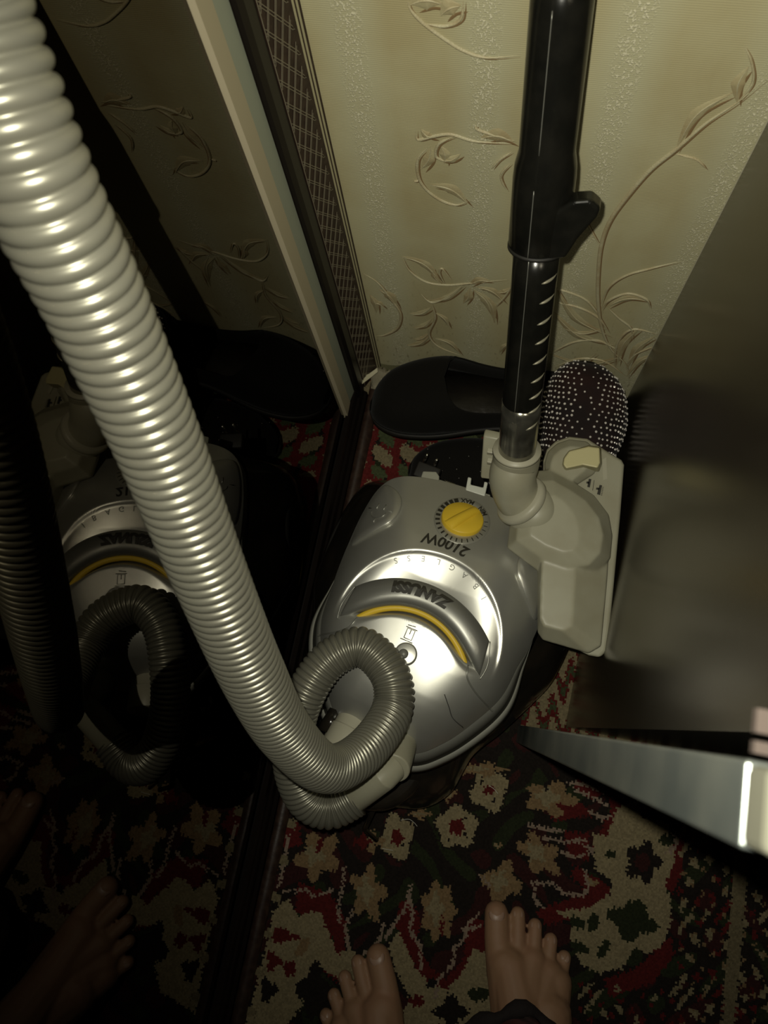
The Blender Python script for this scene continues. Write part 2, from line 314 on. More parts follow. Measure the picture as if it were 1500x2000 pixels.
# ------------------------------------------------------------------ carpet : knots as small faces, each with its own wool colour
def carpet():
    s = .0021; xs = np.arange(-.213, .415, s); ys = np.arange(-.62, WALLY-.006, s)
    nx, ny = len(xs), len(ys)
    XX, YY = np.meshgrid(xs, ys)
    zz = rng.uniform(0, .0009, XX.shape)
    V = np.stack([XX, YY, zz], -1).reshape(-1, 3)
    i, j = np.meshgrid(np.arange(nx-1), np.arange(ny-1)); a = (j*nx+i).ravel()
    F = np.stack([a, a+1, a+nx+1, a+nx], 1)
    C = V[F].mean(1); jit = s*.30
    C2 = C.copy(); C2[:, 0] += rng.normal(0, jit, len(C)); C2[:, 1] += rng.normal(0, jit, len(C)); C2[:, 2] = 0
    # slow wobble so that motif edges step like knots
    C2[:, 0] += .0015*np.sin(C[:, 1]*900)*np.sin(C[:, 0]*240+2); C2[:, 1] += .0018*np.sin(C[:, 0]*1000+1)*np.sin(C[:, 1]*310)
    px, py = px_of(C2); U = (px-450)/.7; W = (py-1500)/.7
    K = np.array([.013, .010, .008]); CR = np.array([.215, .175, .10]); TN = np.array([.175, .115, .058]); RD = np.array([.075, .010, .009])
    G = np.array([.018, .022, .010]); PK = np.array([.21, .155, .115]); DR = np.array([.03, .010, .009])
    col = np.tile(K, (len(C), 1)); n1 = np.sin(C[:, 0]*70+3*np.sin(C[:, 1]*40))*np.sin(C[:, 1]*60+2*np.sin(C[:, 0]*50))
    col[n1 > .35] = DR; col[n1 < -.55] = G
    def inpoly(P):
        ins = np.zeros(len(U), bool); n = len(P)
        x0, x1 = min(p[0] for p in P), max(p[0] for p in P)
        for k in range(n):
            xa, ya = P[k]; xb, yb = P[(k+1) % n]
            if ya == yb: continue
            c = ((ya > W) != (yb > W)) & (U < (xb-xa)*(W-ya)/(yb-ya)+xa); ins ^= c
        return ins
    def poly(P, c): col[inpoly(P)] = c
    def ell(cx, cy, rx, ry, c, rot=0, lob=0, amp=.15, ph=0):
        dx, dy = U-cx, W-cy; ca, sa = math.cos(rot), math.sin(rot); ex = (dx*ca+dy*sa)/rx; ey = (-dx*sa+dy*ca)/ry
        r = np.hypot(ex, ey); th = np.arctan2(ey, ex); col[r < 1+(amp*np.cos(lob*th+ph) if lob else 0)] = c
    def line(P, wd, c):
        for (xa, ya), (xb, yb) in zip(P, P[1:]):
            L2 = (xb-xa)**2+(yb-ya)**2; t = np.clip(((U-xa)*(xb-xa)+(W-ya)*(yb-ya))/L2, 0, 1)
            col[np.hypot(U-xa-t*(xb-xa), W-ya-t*(yb-ya)) < wd] = c
    # red fields
    for P in ([(110, 120), (190, 150), (200, 215), (120, 230), (90, 190)], [(1055, 60), (1110, 90), (1095, 190), (1050, 250), (1010, 225), (1030, 180), (1060, 120)],
              [(930, 175), (1000, 180), (1000, 260), (940, 240)], [(960, 270), (1060, 330), (1050, 370), (960, 420), (880, 440), (850, 400), (930, 370), (1000, 350), (950, 300)],
              [(190, 320), (280, 350), (320, 420), (320, 520), (300, 600), (260, 570), (290, 480), (240, 420), (180, 400)],
              [(470, 380), (500, 360), (530, 420), (520, 480), (560, 560), (600, 590), (660, 520), (700, 540), (600, 640), (540, 600), (500, 520), (460, 440)],
              [(660, 430), (700, 420), (720, 470), (700, 540), (650, 520)], [(1215, 200), (1270, 180), (1260, 300), (1230, 350), (1215, 330)],
              [(1130, 560), (1230, 470), (1240, 520), (1180, 600), (1060, 640), (1040, 590)], [(880, 110), (960, 80), (1010, 130), (900, 150)],
              [(970, 20), (1060, 60), (1010, 90), (960, 60)]): poly(P, RD)
    # cream fields
    poly([(1010, 180), (1050, 190), (1080, 110), (1130, 90), (1150, 140), (1215, 150), (1235, 190), (1240, 260), (1212, 330), (1228, 360), (1230, 430), (1200, 500), (1165, 520), (1130, 500), (1090, 560), (1030, 572), (975, 545), (945, 470), (955, 430), (905, 400), (1000, 390), (1060, 350), (1065, 320), (1015, 275)], CR)
    poly([(120, 400), (160, 365), (190, 410), (250, 400), (275, 460), (300, 520), (312, 590), (255, 560), (245, 620), (182, 600), (205, 660), (150, 720), (40, 720), (75, 600), (100, 500)], CR)
    poly([(440, 500), (470, 455), (500, 520), (520, 565), (560, 600), (600, 620), (650, 565), (680, 500), (720, 520), (770, 620), (800, 720), (470, 720), (500, 640), (460, 560)], CR)
    poly([(300, 520), (340, 500), (360, 560), (330, 620), (300, 600)], CR)
    ell(1150, 262, 46, 52, K, 0, 5, .2); ell(1122, 425, 62, 50, G, .3, 4, .2); ell(1150, 262, 22, 24, DR)
    for e in ((968, 432, 24, 14, .6), (1012, 432, 14, 28, .3), (975, 500, 30, 12, .5), (1040, 505, 14, 28, .5), (1060, 240, 16, 12, 0), (1220, 200, 22, 16, 0)): ell(*e[:4], G, e[4])
    ell(232, 620, 42, 66, K, .1, 4, .25); ell(105, 620, 22, 30, K, 0, 3, .3); ell(150, 468, 36, 18, RD, .1, 3, .3); ell(120, 540, 20, 24, RD, 0, 3, .3); ell(165, 560, 18, 22, RD); ell(200, 500, 14, 30, TN, .6)
    ell(695, 630, 30, 20, G, 0, 2, .1); ell(615, 680, 40, 40, K, 0, 4, .3); ell(520, 650, 22, 16, RD); ell(560, 600, 14, 12, K)
    # flowers
    for cx, cy, rx, ry, kx, ky, lob in ((465, 192, 44, 62, 15, 22, 4), (632, 165, 56, 56, 22, 22, 5), (722, 60, 50, 60, 16, 14, 4), (100, 170, 12, 18, 1, 1, 4), (95, 305, 11, 14, 1, 1, 4), (120, 235, 14, 18, 4, 5, 4), (80, 395, 11, 14, 1, 1, 4), (55, 480, 12, 14, 1, 1, 4)):
        ell(cx, cy, rx+6, ry+6, K, 0, lob, .12, PI*.5); ell(cx, cy, rx, ry, CR, 0, lob, .13, PI*.5); ell(cx, cy, kx, ky, RD, 0, 5, .2)
    for cx, cy in ((655, 185), (610, 200), (735, 90), (700, 35), (480, 215), (650, 140)): ell(cx, cy, 4, 7, K)
    # tan palmettes
    for e in ((245, 245, 52, 62, .5, 5, .25), (385, 350, 42, 66, -.1, 5, .3), (580, 400, 46, 78, 0, 7, .14), (757, 320, 48, 52, .3, 4, .25), (893, 85, 66, 44, .1, 5, .2), (862, 240, 62, 40, .8, 5, .28), (745, 215, 10, 10, 0, 3, .2), (1010, 320, 14, 10, 0, 3, .3), (395, 205, 26, 24, 0, 4, .4), (700, 4, 60, 16, 0, 5, .3), (530, 128, 28, 12, 0, 4, .4), (610, 78, 24, 10, -.6, 3, .3)):
        ell(*e[:4], TN, e[4], e[5], e[6]); ell(e[0]-e[2]*.15, e[1]-e[3]*.1, e[2]*.45, e[3]*.5, CR*.9, e[4], 4, .3)
    ell(370, 205, 22, 16, RD, 0, 4, .3); ell(880, 50, 8, 12, K); ell(930, 110, 26, 8, RD, .4); ell(250, 215, 8, 24, RD, .3); ell(590, 440, 4, 30, RD)
    # pale zigzag outlines
    for P in ([(318, 278), (312, 340), (300, 380), (305, 430)], [(505, 330), (490, 390), (460, 430), (430, 480)], [(495, 350), (510, 400), (500, 450), (530, 500), (532, 560)], [(150, 345), (210, 340), (240, 360), (285, 340)],
              [(665, 430), (650, 480), (625, 500), (620, 550), (580, 590), (570, 640)], [(697, 300), (722, 328)], [(842, 320), (900, 322), (930, 350), (985, 355), (1000, 330), (988, 285)], [(832, 160), (880, 170), (925, 176)], [(870, 195), (940, 205), (990, 200)],
              [(945, 40), (1000, 48), (1060, 75)], [(960, 62), (1010, 80), (1050, 105)], [(985, 215), (1010, 230)], [(925, 235), (960, 250), (1000, 240)], [(340, 400), (320, 440), (330, 500)], [(430, 430), (420, 470), (400, 500), (370, 520)],
              [(845, 330), (850, 370), (870, 390)], [(1240, 180), (1245, 215), (1222, 235)], [(160, 190), (152, 260), (135, 330)], [(690, 410), (650, 450), (700, 440)], [(1000, 120), (1035, 140), (1060, 135)]): line(P, 4.6, PK)
    # busy dark end zone at the right
    zone = (U > 1250)
    n2 = np.sin(U*.075+2*np.sin(W*.03))*np.sin(W*.06+1.5*np.sin(U*.05)); n3 = np.sin(U*.11+1)*np.sin(W*.09+U*.02)
    col[zone & (n2 > .62)] = CR*.8; col[zone & (n2 < -.72)] = RD; col[zone & (n3 > .8)] = TN*.8
    col[(U > 300) & (U < 1250) & (W > 600) & (n2 > .7) & (U > 960)] = CR*.8; col[(U > 960) & (U <= 1250) & (W > 600) & (n3 < -.72)] = RD
    # border guard stripes along the left rail
    bx = C2[:, 0]; by = C2[:, 1]
    st = (bx < -.190) & (by < .0); col[st] = np.array([.05, .015, .012])
    st = (bx > -.196) & (bx < -.191) & (by < -.0); col[st] = np.array([.16, .07, .045])
    st = (bx > -.192) & (bx < -.178) & (by < -.0) & (np.sin(by*150) > .72); col[st] = CR*.7
    # far end, by the wall
    fz = by > .20; m_ = fz & (np.sin(bx*160+2*np.sin(by*60)) > -.8); col[m_] = RD*1.2
    cc = fz & (by > .285) & ((np.sin(bx*85)*np.sin(by*120+bx*60)) > .25); col[cc] = CR*.8
    cc = fz & (by > .30) & ((np.sin(bx*85)*np.sin(by*120+bx*60)) < -.45); col[cc] = G*3
    # right strip beside the side panel: beige and red checks
    fz = (bx > .072) & (by > -.0) & (by < .25); ch = np.sin(by*120+bx*40+2*np.sin(bx*260+by*40)); col[fz & (ch > .0)] = RD*.9; col[fz & (ch <= .0)] = CR*.75
    col[fz & (ch > .85)] = G*2
    # fringe binding and bare edge at far right
    col[(bx > .335+.0*by) & (bx < .35)] = CR*.6
    col *= rng.uniform(.78, 1.15, (len(col), 1))
    me = bpy.data.meshes.new('carpet'); me.vertices.add(len(V)); me.vertices.foreach_set('co', V.ravel().astype('f'))
    me.loops.add(F.size); me.loops.foreach_set('vertex_index', F.ravel().astype('i'))
    me.polygons.add(len(F)); me.polygons.foreach_set('loop_start', (np.arange(len(F))*4).astype('i')); me.update(calc_edges=True)
    at_ = me.color_attributes.new('wool', 'FLOAT_COLOR', 'CORNER')
    rgba = np.ones((len(F), 4)); rgba[:, :3] = col; at_.data.foreach_set('color', np.repeat(rgba, 4, 0).ravel().astype('f'))
    m = mat('wool pile', (.1, .1, .1), .95, spec=.15, bump=(900, .6, .002)); b_ = m.node_tree.nodes['Principled BSDF']
    an = m.node_tree.nodes.new('ShaderNodeVertexColor'); an.layer_name = 'wool'; m.node_tree.links.new(an.outputs[0], b_.inputs['Base Color'])
    o = link('carpet', me, m, None, False)
    tag(o, 'dark oriental carpet with cream flowers and red leaves covering the floor', 'carpet')
carpet()

# ------------------------------------------------------------------ mirrored wardrobe at the left
MX = -.218
mc = empty('mirror_wardrobe', (MX, 0, 0), 'tall dark mirrored wardrobe front with pale vertical strip left of the vacuum', 'wardrobe')
def par(o, e):       # parent keeping world coordinates
    o.parent = e; o.matrix_parent_inverse = Matrix.LocRotScale(e.location, e.rotation_euler, None).inverted(); return o
par(MB().box(MX-.006, MX, -2.0, .358, .062, 2.3).out('mirror_glass', MMIR, None, False), mc)
par(MB().box(-.80, MX-.008, -2.0, WALLY-.003, .0, 2.32).out('carcass', MBLKM, None, False), mc)
b = MB(); P = [(MX-.004, .358), (MX+.004, .360), (MX+.0035, .3795), (MX-.004, .3795)]
b.prism([(x, y, .055) for x, y in P], [(x, y, 2.3) for x, y in P]); par(b.out('mirror_edge_strip', MALU, None, False, label='pale beige strip beside the dark mirror'), mc)
b = MB(); P = [(MX-.004, .380), (MX+.003, .380), (MX+.005, .3965), (MX-.004, .3965)]
b.prism([(x, y, .045) for x, y in P], [(x, y, 2.3) for x, y in P]); par(b.out('bevel_strip', MALU2, None, False, label='bluish grey strip'), mc)
b = MB(); P = [(MX-.005, .397), (MX+.009, .398), (MX+.011, .404), (MX+.007, .411), (MX+.008, .4245), (MX-.005, .4245)]
b.prism([(x, y, .02) for x, y in P], [(x, y, 2.3) for x, y in P]); par(b.out('black_stile', MSTILE, None, False), mc)
# base rail: stepped glossy black profile
b = MB(); P = [(-.2165, 0.0), (-.2045, 0.0), (-.2045, .012), (-.2085, .016), (-.2085, .034), (-.211, .037), (-.211, .056), (-.2165, .062)]
b.prism([(x, -2.0, z+.0005) for x, z in P], [(x, .418, z+.0005) for x, z in P]); o = b.out('base_rail', MSTILE, None, False); par(bevel(o, .0008, 2), mc)
# worn dark threshold lying between rail and carpet
th = MB()
n = 90; V = []; Fc = []
for i in range(n+1):
    y = -1.2+(.462-.012+1.2)*i/n; j = noise.noise(Vector((y*60, 0, 0)))*.0015
    for x, z in ((-.2035, 0), (-.2035, .008+j), (-.197, .009+j*1.5), (-.190+j, .006), (-.188+j*1.3, 0)): V.append((x, y, z))
for i in range(n):
    for k in range(4): Fc.append((i*5+k, i*5+k+1, (i+1)*5+k+1, (i+1)*5+k))
Fc += [(0, 1, 2, 3, 4), tuple(n*5+k for k in range(5))]
th.add(V, Fc); tag(th.out('threshold_strip', MWEN, None), 'worn dark brown threshold strip along the wardrobe base', 'strip')

# patterned corner trim between wardrobe and wall
ct = empty('corner_trim', (-.20, .44, 0), 'dark corner trim with silver lattice and cream stripes by the wallpaper', 'trim')
A0 = Vector((-.2095, .4255, 0)); A1 = Vector((-.1975, .4525, 0)); A2 = Vector((-.1935, .4605, 0)); Z0, Z1 = .012, 2.3
nrm = Vector(((A1-A0).y, -(A1-A0).x, 0)).normalized()
b = MB(); b.prism([A0+Vector((0, 0, Z0)), A1+Vector((0, 0, Z0)), Vector((-.214, .4525, Z0)), Vector((-.214, .4255, Z0))],
                  [A0+Vector((0, 0, Z1)), A1+Vector((0, 0, Z1)), Vector((-.214, .4525, Z1)), Vector((-.214, .4255, Z1))])
par(b.out('trim_board', MWEN, None, False), ct)
b = MB()
def tp(s, z): return A0.lerp(A1, s)+Vector((0, 0, z))+nrm*.0005
pitch = .0215; z = .02
while z < 1.1:
    for off in (0, .0048):
        b.tube([tp(.03, z+off*.7+.030), tp(.86, z+off*.7-.008)], .00042, 4, caps=False)
        zz = z-.062+off*.7
        if zz > .012: b.tube([tp(.86, z+off*.7), tp(.03, zz)], .00028, 4, caps=False)
    b.tube([tp(.86, z-.008), tp(.93, z-.009), tp(.86, z-.0046)], .0004, 4, caps=False)
    z += pitch
b.tube([tp(.0, Z0), tp(.0, 1.1)], .00045, 4, caps=False)
par(b.out('lattice_wire', MWIRE, None, kind='stuff', label='silver diamond lattice'), ct)
T5 = [0, .12, .32, .52, .72, 1.0]
for i in range(5):
    p, q = A1.lerp(A2, T5[i]), A1.lerp(A2, T5[i+1]); light = i in (1, 3); h = .0004 if light else 0
    b = MB(); pts = [p+nrm*h, q+nrm*h, q-nrm*.005, p-nrm*.005]
    b.prism([v+Vector((0, 0, Z0)) for v in pts], [v+Vector((0, 0, Z1)) for v in pts])
    par(b.out('cream_stripe' if light else 'dark_stripe', MCREAM if light else MWEN, None, False), ct)

# torn bit of wallpaper on the rail end, crumpled clear tape in the corner
b = MB(); rp = [at(694, 749, .03), at(706, 738, .034), (at(722, 730, .036)), at(737, 719, .038), at(738, 727, .036), at(724, 738, .034), at(708, 750, .031), at(697, 754, .03)]
b.prism(rp, [p+Vector((0, 0, .0012)) for p in rp]); tag(b.out('paper_scrap', MPAPER if False else MCREAM, None, False), 'torn pale scrap of wallpaper lying on the corner of the rail', 'scrap')
V = []; Fc = []
for i in range(7):
    for j in range(6):
        p = at(724+i*6.5, 712+j*9+i*1.5, .022); V.append((p.x, min(p.y, WALLY-.006), .020+.008*noise.noise(Vector((i*.9, j*.8, 3)))))
for i in range(6):
    for j in range(5): Fc.append((i*6+j, i*6+j+1, (i+1)*6+j+1, (i+1)*6+j))
o = mesh('clear_tape', V, Fc, MTAPE); sl = o.modifiers.new('s', 'SOLIDIFY'); sl.thickness = .0004; bake(o); tag(o, 'crumpled piece of clear tape in the corner by the black shoe toe', 'tape')

# ------------------------------------------------------------------ cabinet at the right
cb = empty('tall_cabinet', (.15, .2, 0), 'tall cabinet with dark glossy brown side panel right of the vacuum', 'cabinet')
fx0, fx1 = .1262, .1455      # side plane x at y=.022 and y=.462
b = MB(); P = [(fx0, .022), (fx1, .458), (.70, .458), (.70, .022)]
b.prism([(x, y, .001) for x, y in P], [(x, y, 1.9) for x, y in P]); par(b.out('side_panel', MFR, None, False), cb)
b = MB(); P = [(fx1-.0006, .4585), (fx1+.0008, .4607), (fx1+.03, .4607), (fx1+.03, .4585)]
b.prism([(x, y, .001) for x, y in P], [(x, y, 1.9) for x, y in P]); par(b.out('back_edge', MFRE, None, False, label='thin pale back edge'), cb)
fp = MB(); fp.box(.0695, .70, -.0075, .0135, .004, .795); fp.V = [(x, y-.0078*z/.8, z) for x, y, z in fp.V]; o = fp.out('front_board', MPAN, None, False, label='blue grey front board seen edge on'); par(bevel(o, .0012, 2), cb)
e = MB(); e.box(.0690, .70, -.0143, .0045, .797, .812); o2 = e.out('end_cap', MCAP, o, False, label='cream end cap'); bevel(o2, .002, 2)
o2.matrix_parent_inverse = Matrix.LocRotScale(cb.location, None, None).inverted() @ Matrix.Identity(4); o2.matrix_parent_inverse = o.matrix_world.inverted() if False else Matrix.Identity(4)
e = MB(); e.box(.0705, .70, -.0155, .0055, .814, 1.9); o = e.out('upper_board', MSTILE, None, False); par(o, cb)
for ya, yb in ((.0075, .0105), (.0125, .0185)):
    e = MB(); e.box(.072, .126, ya, yb, .790, .793); o = e.out('thin_plate', mat('pinkish plate', (.07, .055, .048), .8, spec=.1), None, False, label='small pale plate'); par(o, cb)  # two thin pinkish strips spanning from board to side panel


# ------------------------------------------------------------------ vacuum cleaner
OV = Vector((-.060, .075, 0)); YAW = math.radians(12)
uv, vv = Vector((math.cos(YAW), -math.sin(YAW), 0)), Vector((math.sin(YAW), math.cos(YAW), 0))
vac = empty('vacuum_cleaner', OV, 'silver canister vacuum cleaner with black base and grey ribbed hose', 'vacuum cleaner', -YAW)
def Lw(P): d = Vector(P)-OV; return Vector((d.dot(uv), d.dot(vv), d.z))
def Lp(x, y, z): return Lw(at(x, y, z))
_fp = [Lp(*q) for q in ((1011, 1302, .184), (978, 1363, .188), (922, 1414, .190), (866, 1452, .190), (806, 1472, .190))]
SEAM = [(0, .178, .178), (.05, .174, .177), (.088, .164, .174), (.106, .145, .170), (.1125, .11, .170), (.1125, .065, .173), (.110, .035, .178)]+[(min(q.x, .109), q.y, q.z) for q in _fp]+[(0, _fp[-1].y-.006, .190)]
SEAM = SEAM+[(-a, b_, c) for a, b_, c in SEAM[-2:0:-1]]
SE = np.array(catmull(SEAM, 10, True)); CC = np.array([0, .035])
th_s = np.arctan2(SE[:, 1]-CC[1], SE[:, 0]-CC[0]); R_s = np.hypot(SE[:, 0], SE[:, 1]-CC[1]); o_ = np.argsort(th_s)
TH = np.concatenate([th_s[o_]-2*PI, th_s[o_], th_s[o_]+2*PI]); RR = np.tile(R_s[o_], 3); ZZ = np.tile(SE[o_, 2], 3)
def zc(v): return np.interp(v, [-.13, -.11, -.08, -.05, -.02, .02, .06, .10, .14, .18], [.212, .2190, .2290, .2335, .2360, .2375, .2340, .2245, .212, .200])
def sstep(a, b_, x): t = np.clip((x-a)/(b_-a), 0, 1); return t*t*(3-2*t)
def lid0(u, v):
    th = np.arctan2(v-CC[1], u); r = np.hypot(u, v-CC[1]); s = np.clip(r/np.interp(th, TH, RR), 0, 1)
    return np.interp(th, TH, ZZ)+(zc(v)-np.interp(th, TH, ZZ))*(1-s**np.interp(v, [-.06, .06], [7.0, 3.4]))
HO = (-.002, -.060, .113); HI = (-.002, -.054, .079)      # handle outer / inner circle (cu, cv, r)
DI = (.0, .001, .088)
def lidz(u, v):
    u = np.asarray(u, float); v = np.asarray(v, float); z = lid0(u, v)
    rd = np.hypot(u-DI[0], v-DI[1]); ri = np.hypot(u-HI[0], v-HI[1])
    q = np.clip((DI[2]-rd)/.036, 0, 1.3); front = sstep(HI[2]-.012, HI[2]+.002, ri)*sstep(-.016, .012, v)
    return z-(.016*q+.0022*sstep(0, .12, q))*front
# lid grid
NS, NT = 84, 260; V = []; Fc = []
ths = np.linspace(-PI, PI, NT, endpoint=False)
for i in range(NS+1):
    s = 1-(1-i/NS)**1.25 if i < NS else 1.0
    for t in ths:
        r = s*np.interp(t, TH, RR); u_, v_ = r*math.cos(t), CC[1]+r*math.sin(t); V.append((u_, v_, float(lidz(u_, v_))))
for i in range(NS):
    for k in range(NT): Fc.append((i*NT+k, i*NT+(k+1) % NT, (i+1)*NT+(k+1) % NT, (i+1)*NT+k))
# small turned down lip
n0 = NS*NT
for t in ths:
    r = np.interp(t, TH, RR)-.0004; V.append((r*math.cos(t), CC[1]+r*math.sin(t), float(np.interp(t, TH, ZZ))-.005))
for k in range(NT): Fc.append((n0+k, n0+(k+1) % NT, n0+NT+(k+1) % NT, n0+NT+k))
lid = mesh('lid', V, Fc, MSILV, vac)
# rim bands under the lid
def band(name, r0, z0, r1, z1, m, frontonly=False):
    V = []; Fc = []
    for t in ths:
        R = np.interp(t, TH, RR); Z = np.interp(t, TH, ZZ); fr = sstep(.3, -.75, math.sin(t)) if frontonly else 1
        for rr_, dz in ((r0-.004, z0), (r0, z0), (r1, z1), (r1-.006, z1-.002)):
            V.append(((R+rr_*fr)*math.cos(t), CC[1]+(R+rr_*fr)*math.sin(t), Z+dz))
    for k in range(NT):
        for q in range(3): Fc.append((k*4+q, k*4+q+1, ((k+1) % NT)*4+q+1, ((k+1) % NT)*4+q))
    return mesh(name, V, Fc, m, vac)
band('rim', .0005, -.0030, .0135, -.020, MRIM, True)
band('rim_lip', .0140, -.0195, .0205, -.024, MRIML, True)
# black base: lofted outlines
BASE = [(0, .178), (.06, .180), (.115, .178), (.146, .165), (.157, .13), (.160, .08), (.156, .03), (.147, .003), (.122, -.05), (.100, -.090), (.093, -.135), (.070, -.165), (.03, -.180), (0, -.183)]
BASE = BASE+[(-a, b_) for a, b_ in BASE[-2:0:-1]]
BE = np.array(catmull(BASE, 8, True)); tb_ = np.arctan2(BE[:, 1]-CC[1], BE[:, 0]); rb_ = np.hypot(BE[:, 0], BE[:, 1]-CC[1]); o_ = np.argsort(tb_)
TB = np.concatenate([tb_[o_]-2*PI, tb_[o_], tb_[o_]+2*PI]); RB = np.tile(rb_[o_], 3)
V = []; Fc = []; M_ = 200; tt = np.linspace(-PI, PI, M_, endpoint=False)
LV = [(1.0, 0, .012, .90), (1.0, 0, .018, .985), (1.0, 0, .045, 1), (.93, 0, .085, 1), (.72, .35, .11, 1), (.35, .8, .138, 1), (.05, 1, None, 1)]
for q, (mixb, zf, zz_, sc) in enumerate(LV):
    for t in tt:
        rs = np.interp(t, TH, RR); rB = np.interp(t, TB, RB); Z = np.interp(t, TH, ZZ)-.014-.030*float(sstep(.3, -.75, math.sin(t)))
        r = (rs+(rB-rs)*mixb)*sc if q < 6 else rs+.004
        z = Z if zz_ is None else zz_+(Z-.155)*zf
        V.append((r*math.cos(t), CC[1]+r*math.sin(t), z))
for q in range(len(LV)-1):
    for k in range(M_): Fc.append((q*M_+k, q*M_+(k+1) % M_, (q+1)*M_+(k+1) % M_, (q+1)*M_+k))
Fc.append(tuple(range(M_))); mesh('base', V, Fc, MBLK, vac)
# front dust bowl bulge and bumper
b = MB(); 
for k in range(1): 
    P = [(0, -.128, .03), (0, -.128, .05), (0, -.128, .125)]
    b.tube(P, [.058, .062, .058], 48)
bevel(b.out('dust_bowl', MBLK, vac), .008, 3)
b = MB(); b.tube([(.0625*math.sin(a), -.128-.0625*math.cos(a), .040) for a in np.linspace(-1.2, 1.2, 40)], .0011, 6); b.out('bowl_edge', MRIM, vac)
# wheels at both sides with a yellow trim strip
for sgn in (1, -1):
    b = MB(); b.tube([(sgn*.128, .085, .058), (sgn*.152, .085, .058)], [.052, .050], 36); wh = bevel(b.out('wheel', MBLKM, vac), .006, 3)
    b = MB(); b.tube([(sgn*.150, .085, .058), (sgn*.1535, .085, .058)], [.026, .022], 28); b.out('hub', MRIM, wh)
    P = catmull([(sgn*.153, .125, .050), (sgn*.1548, .078, .050), (sgn*.1525, .035, .050), (sgn*.146, .012, .049)], 8)
    b = MB(); b.tube(P, .0045, 8); b.out('bumper_strip', MYEL, vac, label='yellow bumper strip')
# handle : arched bar over the recess
NA, KH = 70, 9; V = []; Fc = []
hs = lambda f: math.asin(.071/f)
for i in range(NA+1):
    q = -1+2*i/NA; ao = q*math.asin(.0725/HO[2]); ai = q*math.asin(.0655/HI[2])
    po = np.array([HO[0]+HO[2]*math.sin(ao), HO[1]+HO[2]*math.cos(ao)]); pi_ = np.array([HI[0]+HI[2]*math.sin(ai), HI[1]+HI[2]*math.cos(ai)])+np.array([math.copysign(abs(q)**5*.011, q), 0])
    # measured ends sit a little lower at the inner side
    if True: pi_ = pi_+np.array([0, -.004*q*q]); po = po+np.array([0, -.003*q*q])
    base_o = float(lid0(*po)); base_i = float(lid0(*pi_))
    zo, zi = base_o+.0030, base_i+.0030
    prof = [(0, -.010), (0, -.002), (.05, 0), (.3, .0018), (.6, .0015), (.8, .0), (.93, -.0035), (1.0, -.0085), (1.0, -.012)]
    for s, dz in prof:
        p = po+(pi_-po)*s; z = zo+(zi-zo)*s+dz; V.append((p[0], p[1], z))
for i in range(NA):
    for k in range(KH-1): Fc.append((i*KH+k, i*KH+k+1, (i+1)*KH+k+1, (i+1)*KH+k))
Fc += [tuple(range(KH)), tuple(NA*KH+k for k in range(KH))]
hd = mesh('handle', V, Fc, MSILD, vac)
def hz(u, v):        # handle top height
    ro = HO[2]-math.hypot(u-HO[0], v-HO[1]); ri = math.hypot(u-HI[0], v-HI[1])-HI[2]; s = max(0, min(1, ro/(ro+ri+1e-6)))
    return float(lid0(u, v))+.003+float(np.interp(s, [0, .05, .3, .6, .8, .93, 1], [0, 0, .0018, .0015, 0, -.0035, -.0085]))
# yellow grip under the inner edge
P = []; 
for i in range(41):
    q = -1+2*i/40; a = q*math.asin(.0655/HI[2]); p = (HI[0]+(HI[2]-.0014)*math.sin(a), HI[1]+(HI[2]-.0014)*math.cos(a)-.004*q*q)
    P.append((p[0], p[1], float(lid0(*p))-.0075))
b = MB(); b.tube(P, .0034, 8, squash=1.0); b.out('grip_strip', MYEL, vac, label='yellow grip strip under the handle')
# thin seam lines at the handle ends
for sg in (-1, 1):
    b = MB()
    q = sg; ao = q*math.asin(.0725/HO[2]); ai = q*math.asin(.0655/HI[2])
    po = (HO[0]+HO[2]*math.sin(ao)+sg*.0008, HO[1]+HO[2]*math.cos(ao)-.003); pi_ = (HI[0]+HI[2]*math.sin(ai)+sg*.012, HI[1]+HI[2]*math.cos(ai)-.004)
    m1 = ((po[0]+pi_[0])/2+sg*.004, (po[1]+pi_[1])/2-.003); pts = catmull([po, m1, pi_], 8)
    b.tube([(p[0], p[1], float(lid0(*p))+.0012) for p in pts], .0006, 5); b.out('seam', MEMB, lid); b = MB()
    # crease running forward from the handle foot
    cr = catmull([(sg*.060, -.006), (sg*.064, -.018), (sg*.078, -.028), (sg*.099, -.036)], 8)
    b.tube([(p[0], p[1], float(lidz(p[0], p[1]))+.0001) for p in cr], .0009, 5); b.out('crease', MEMB, lid)
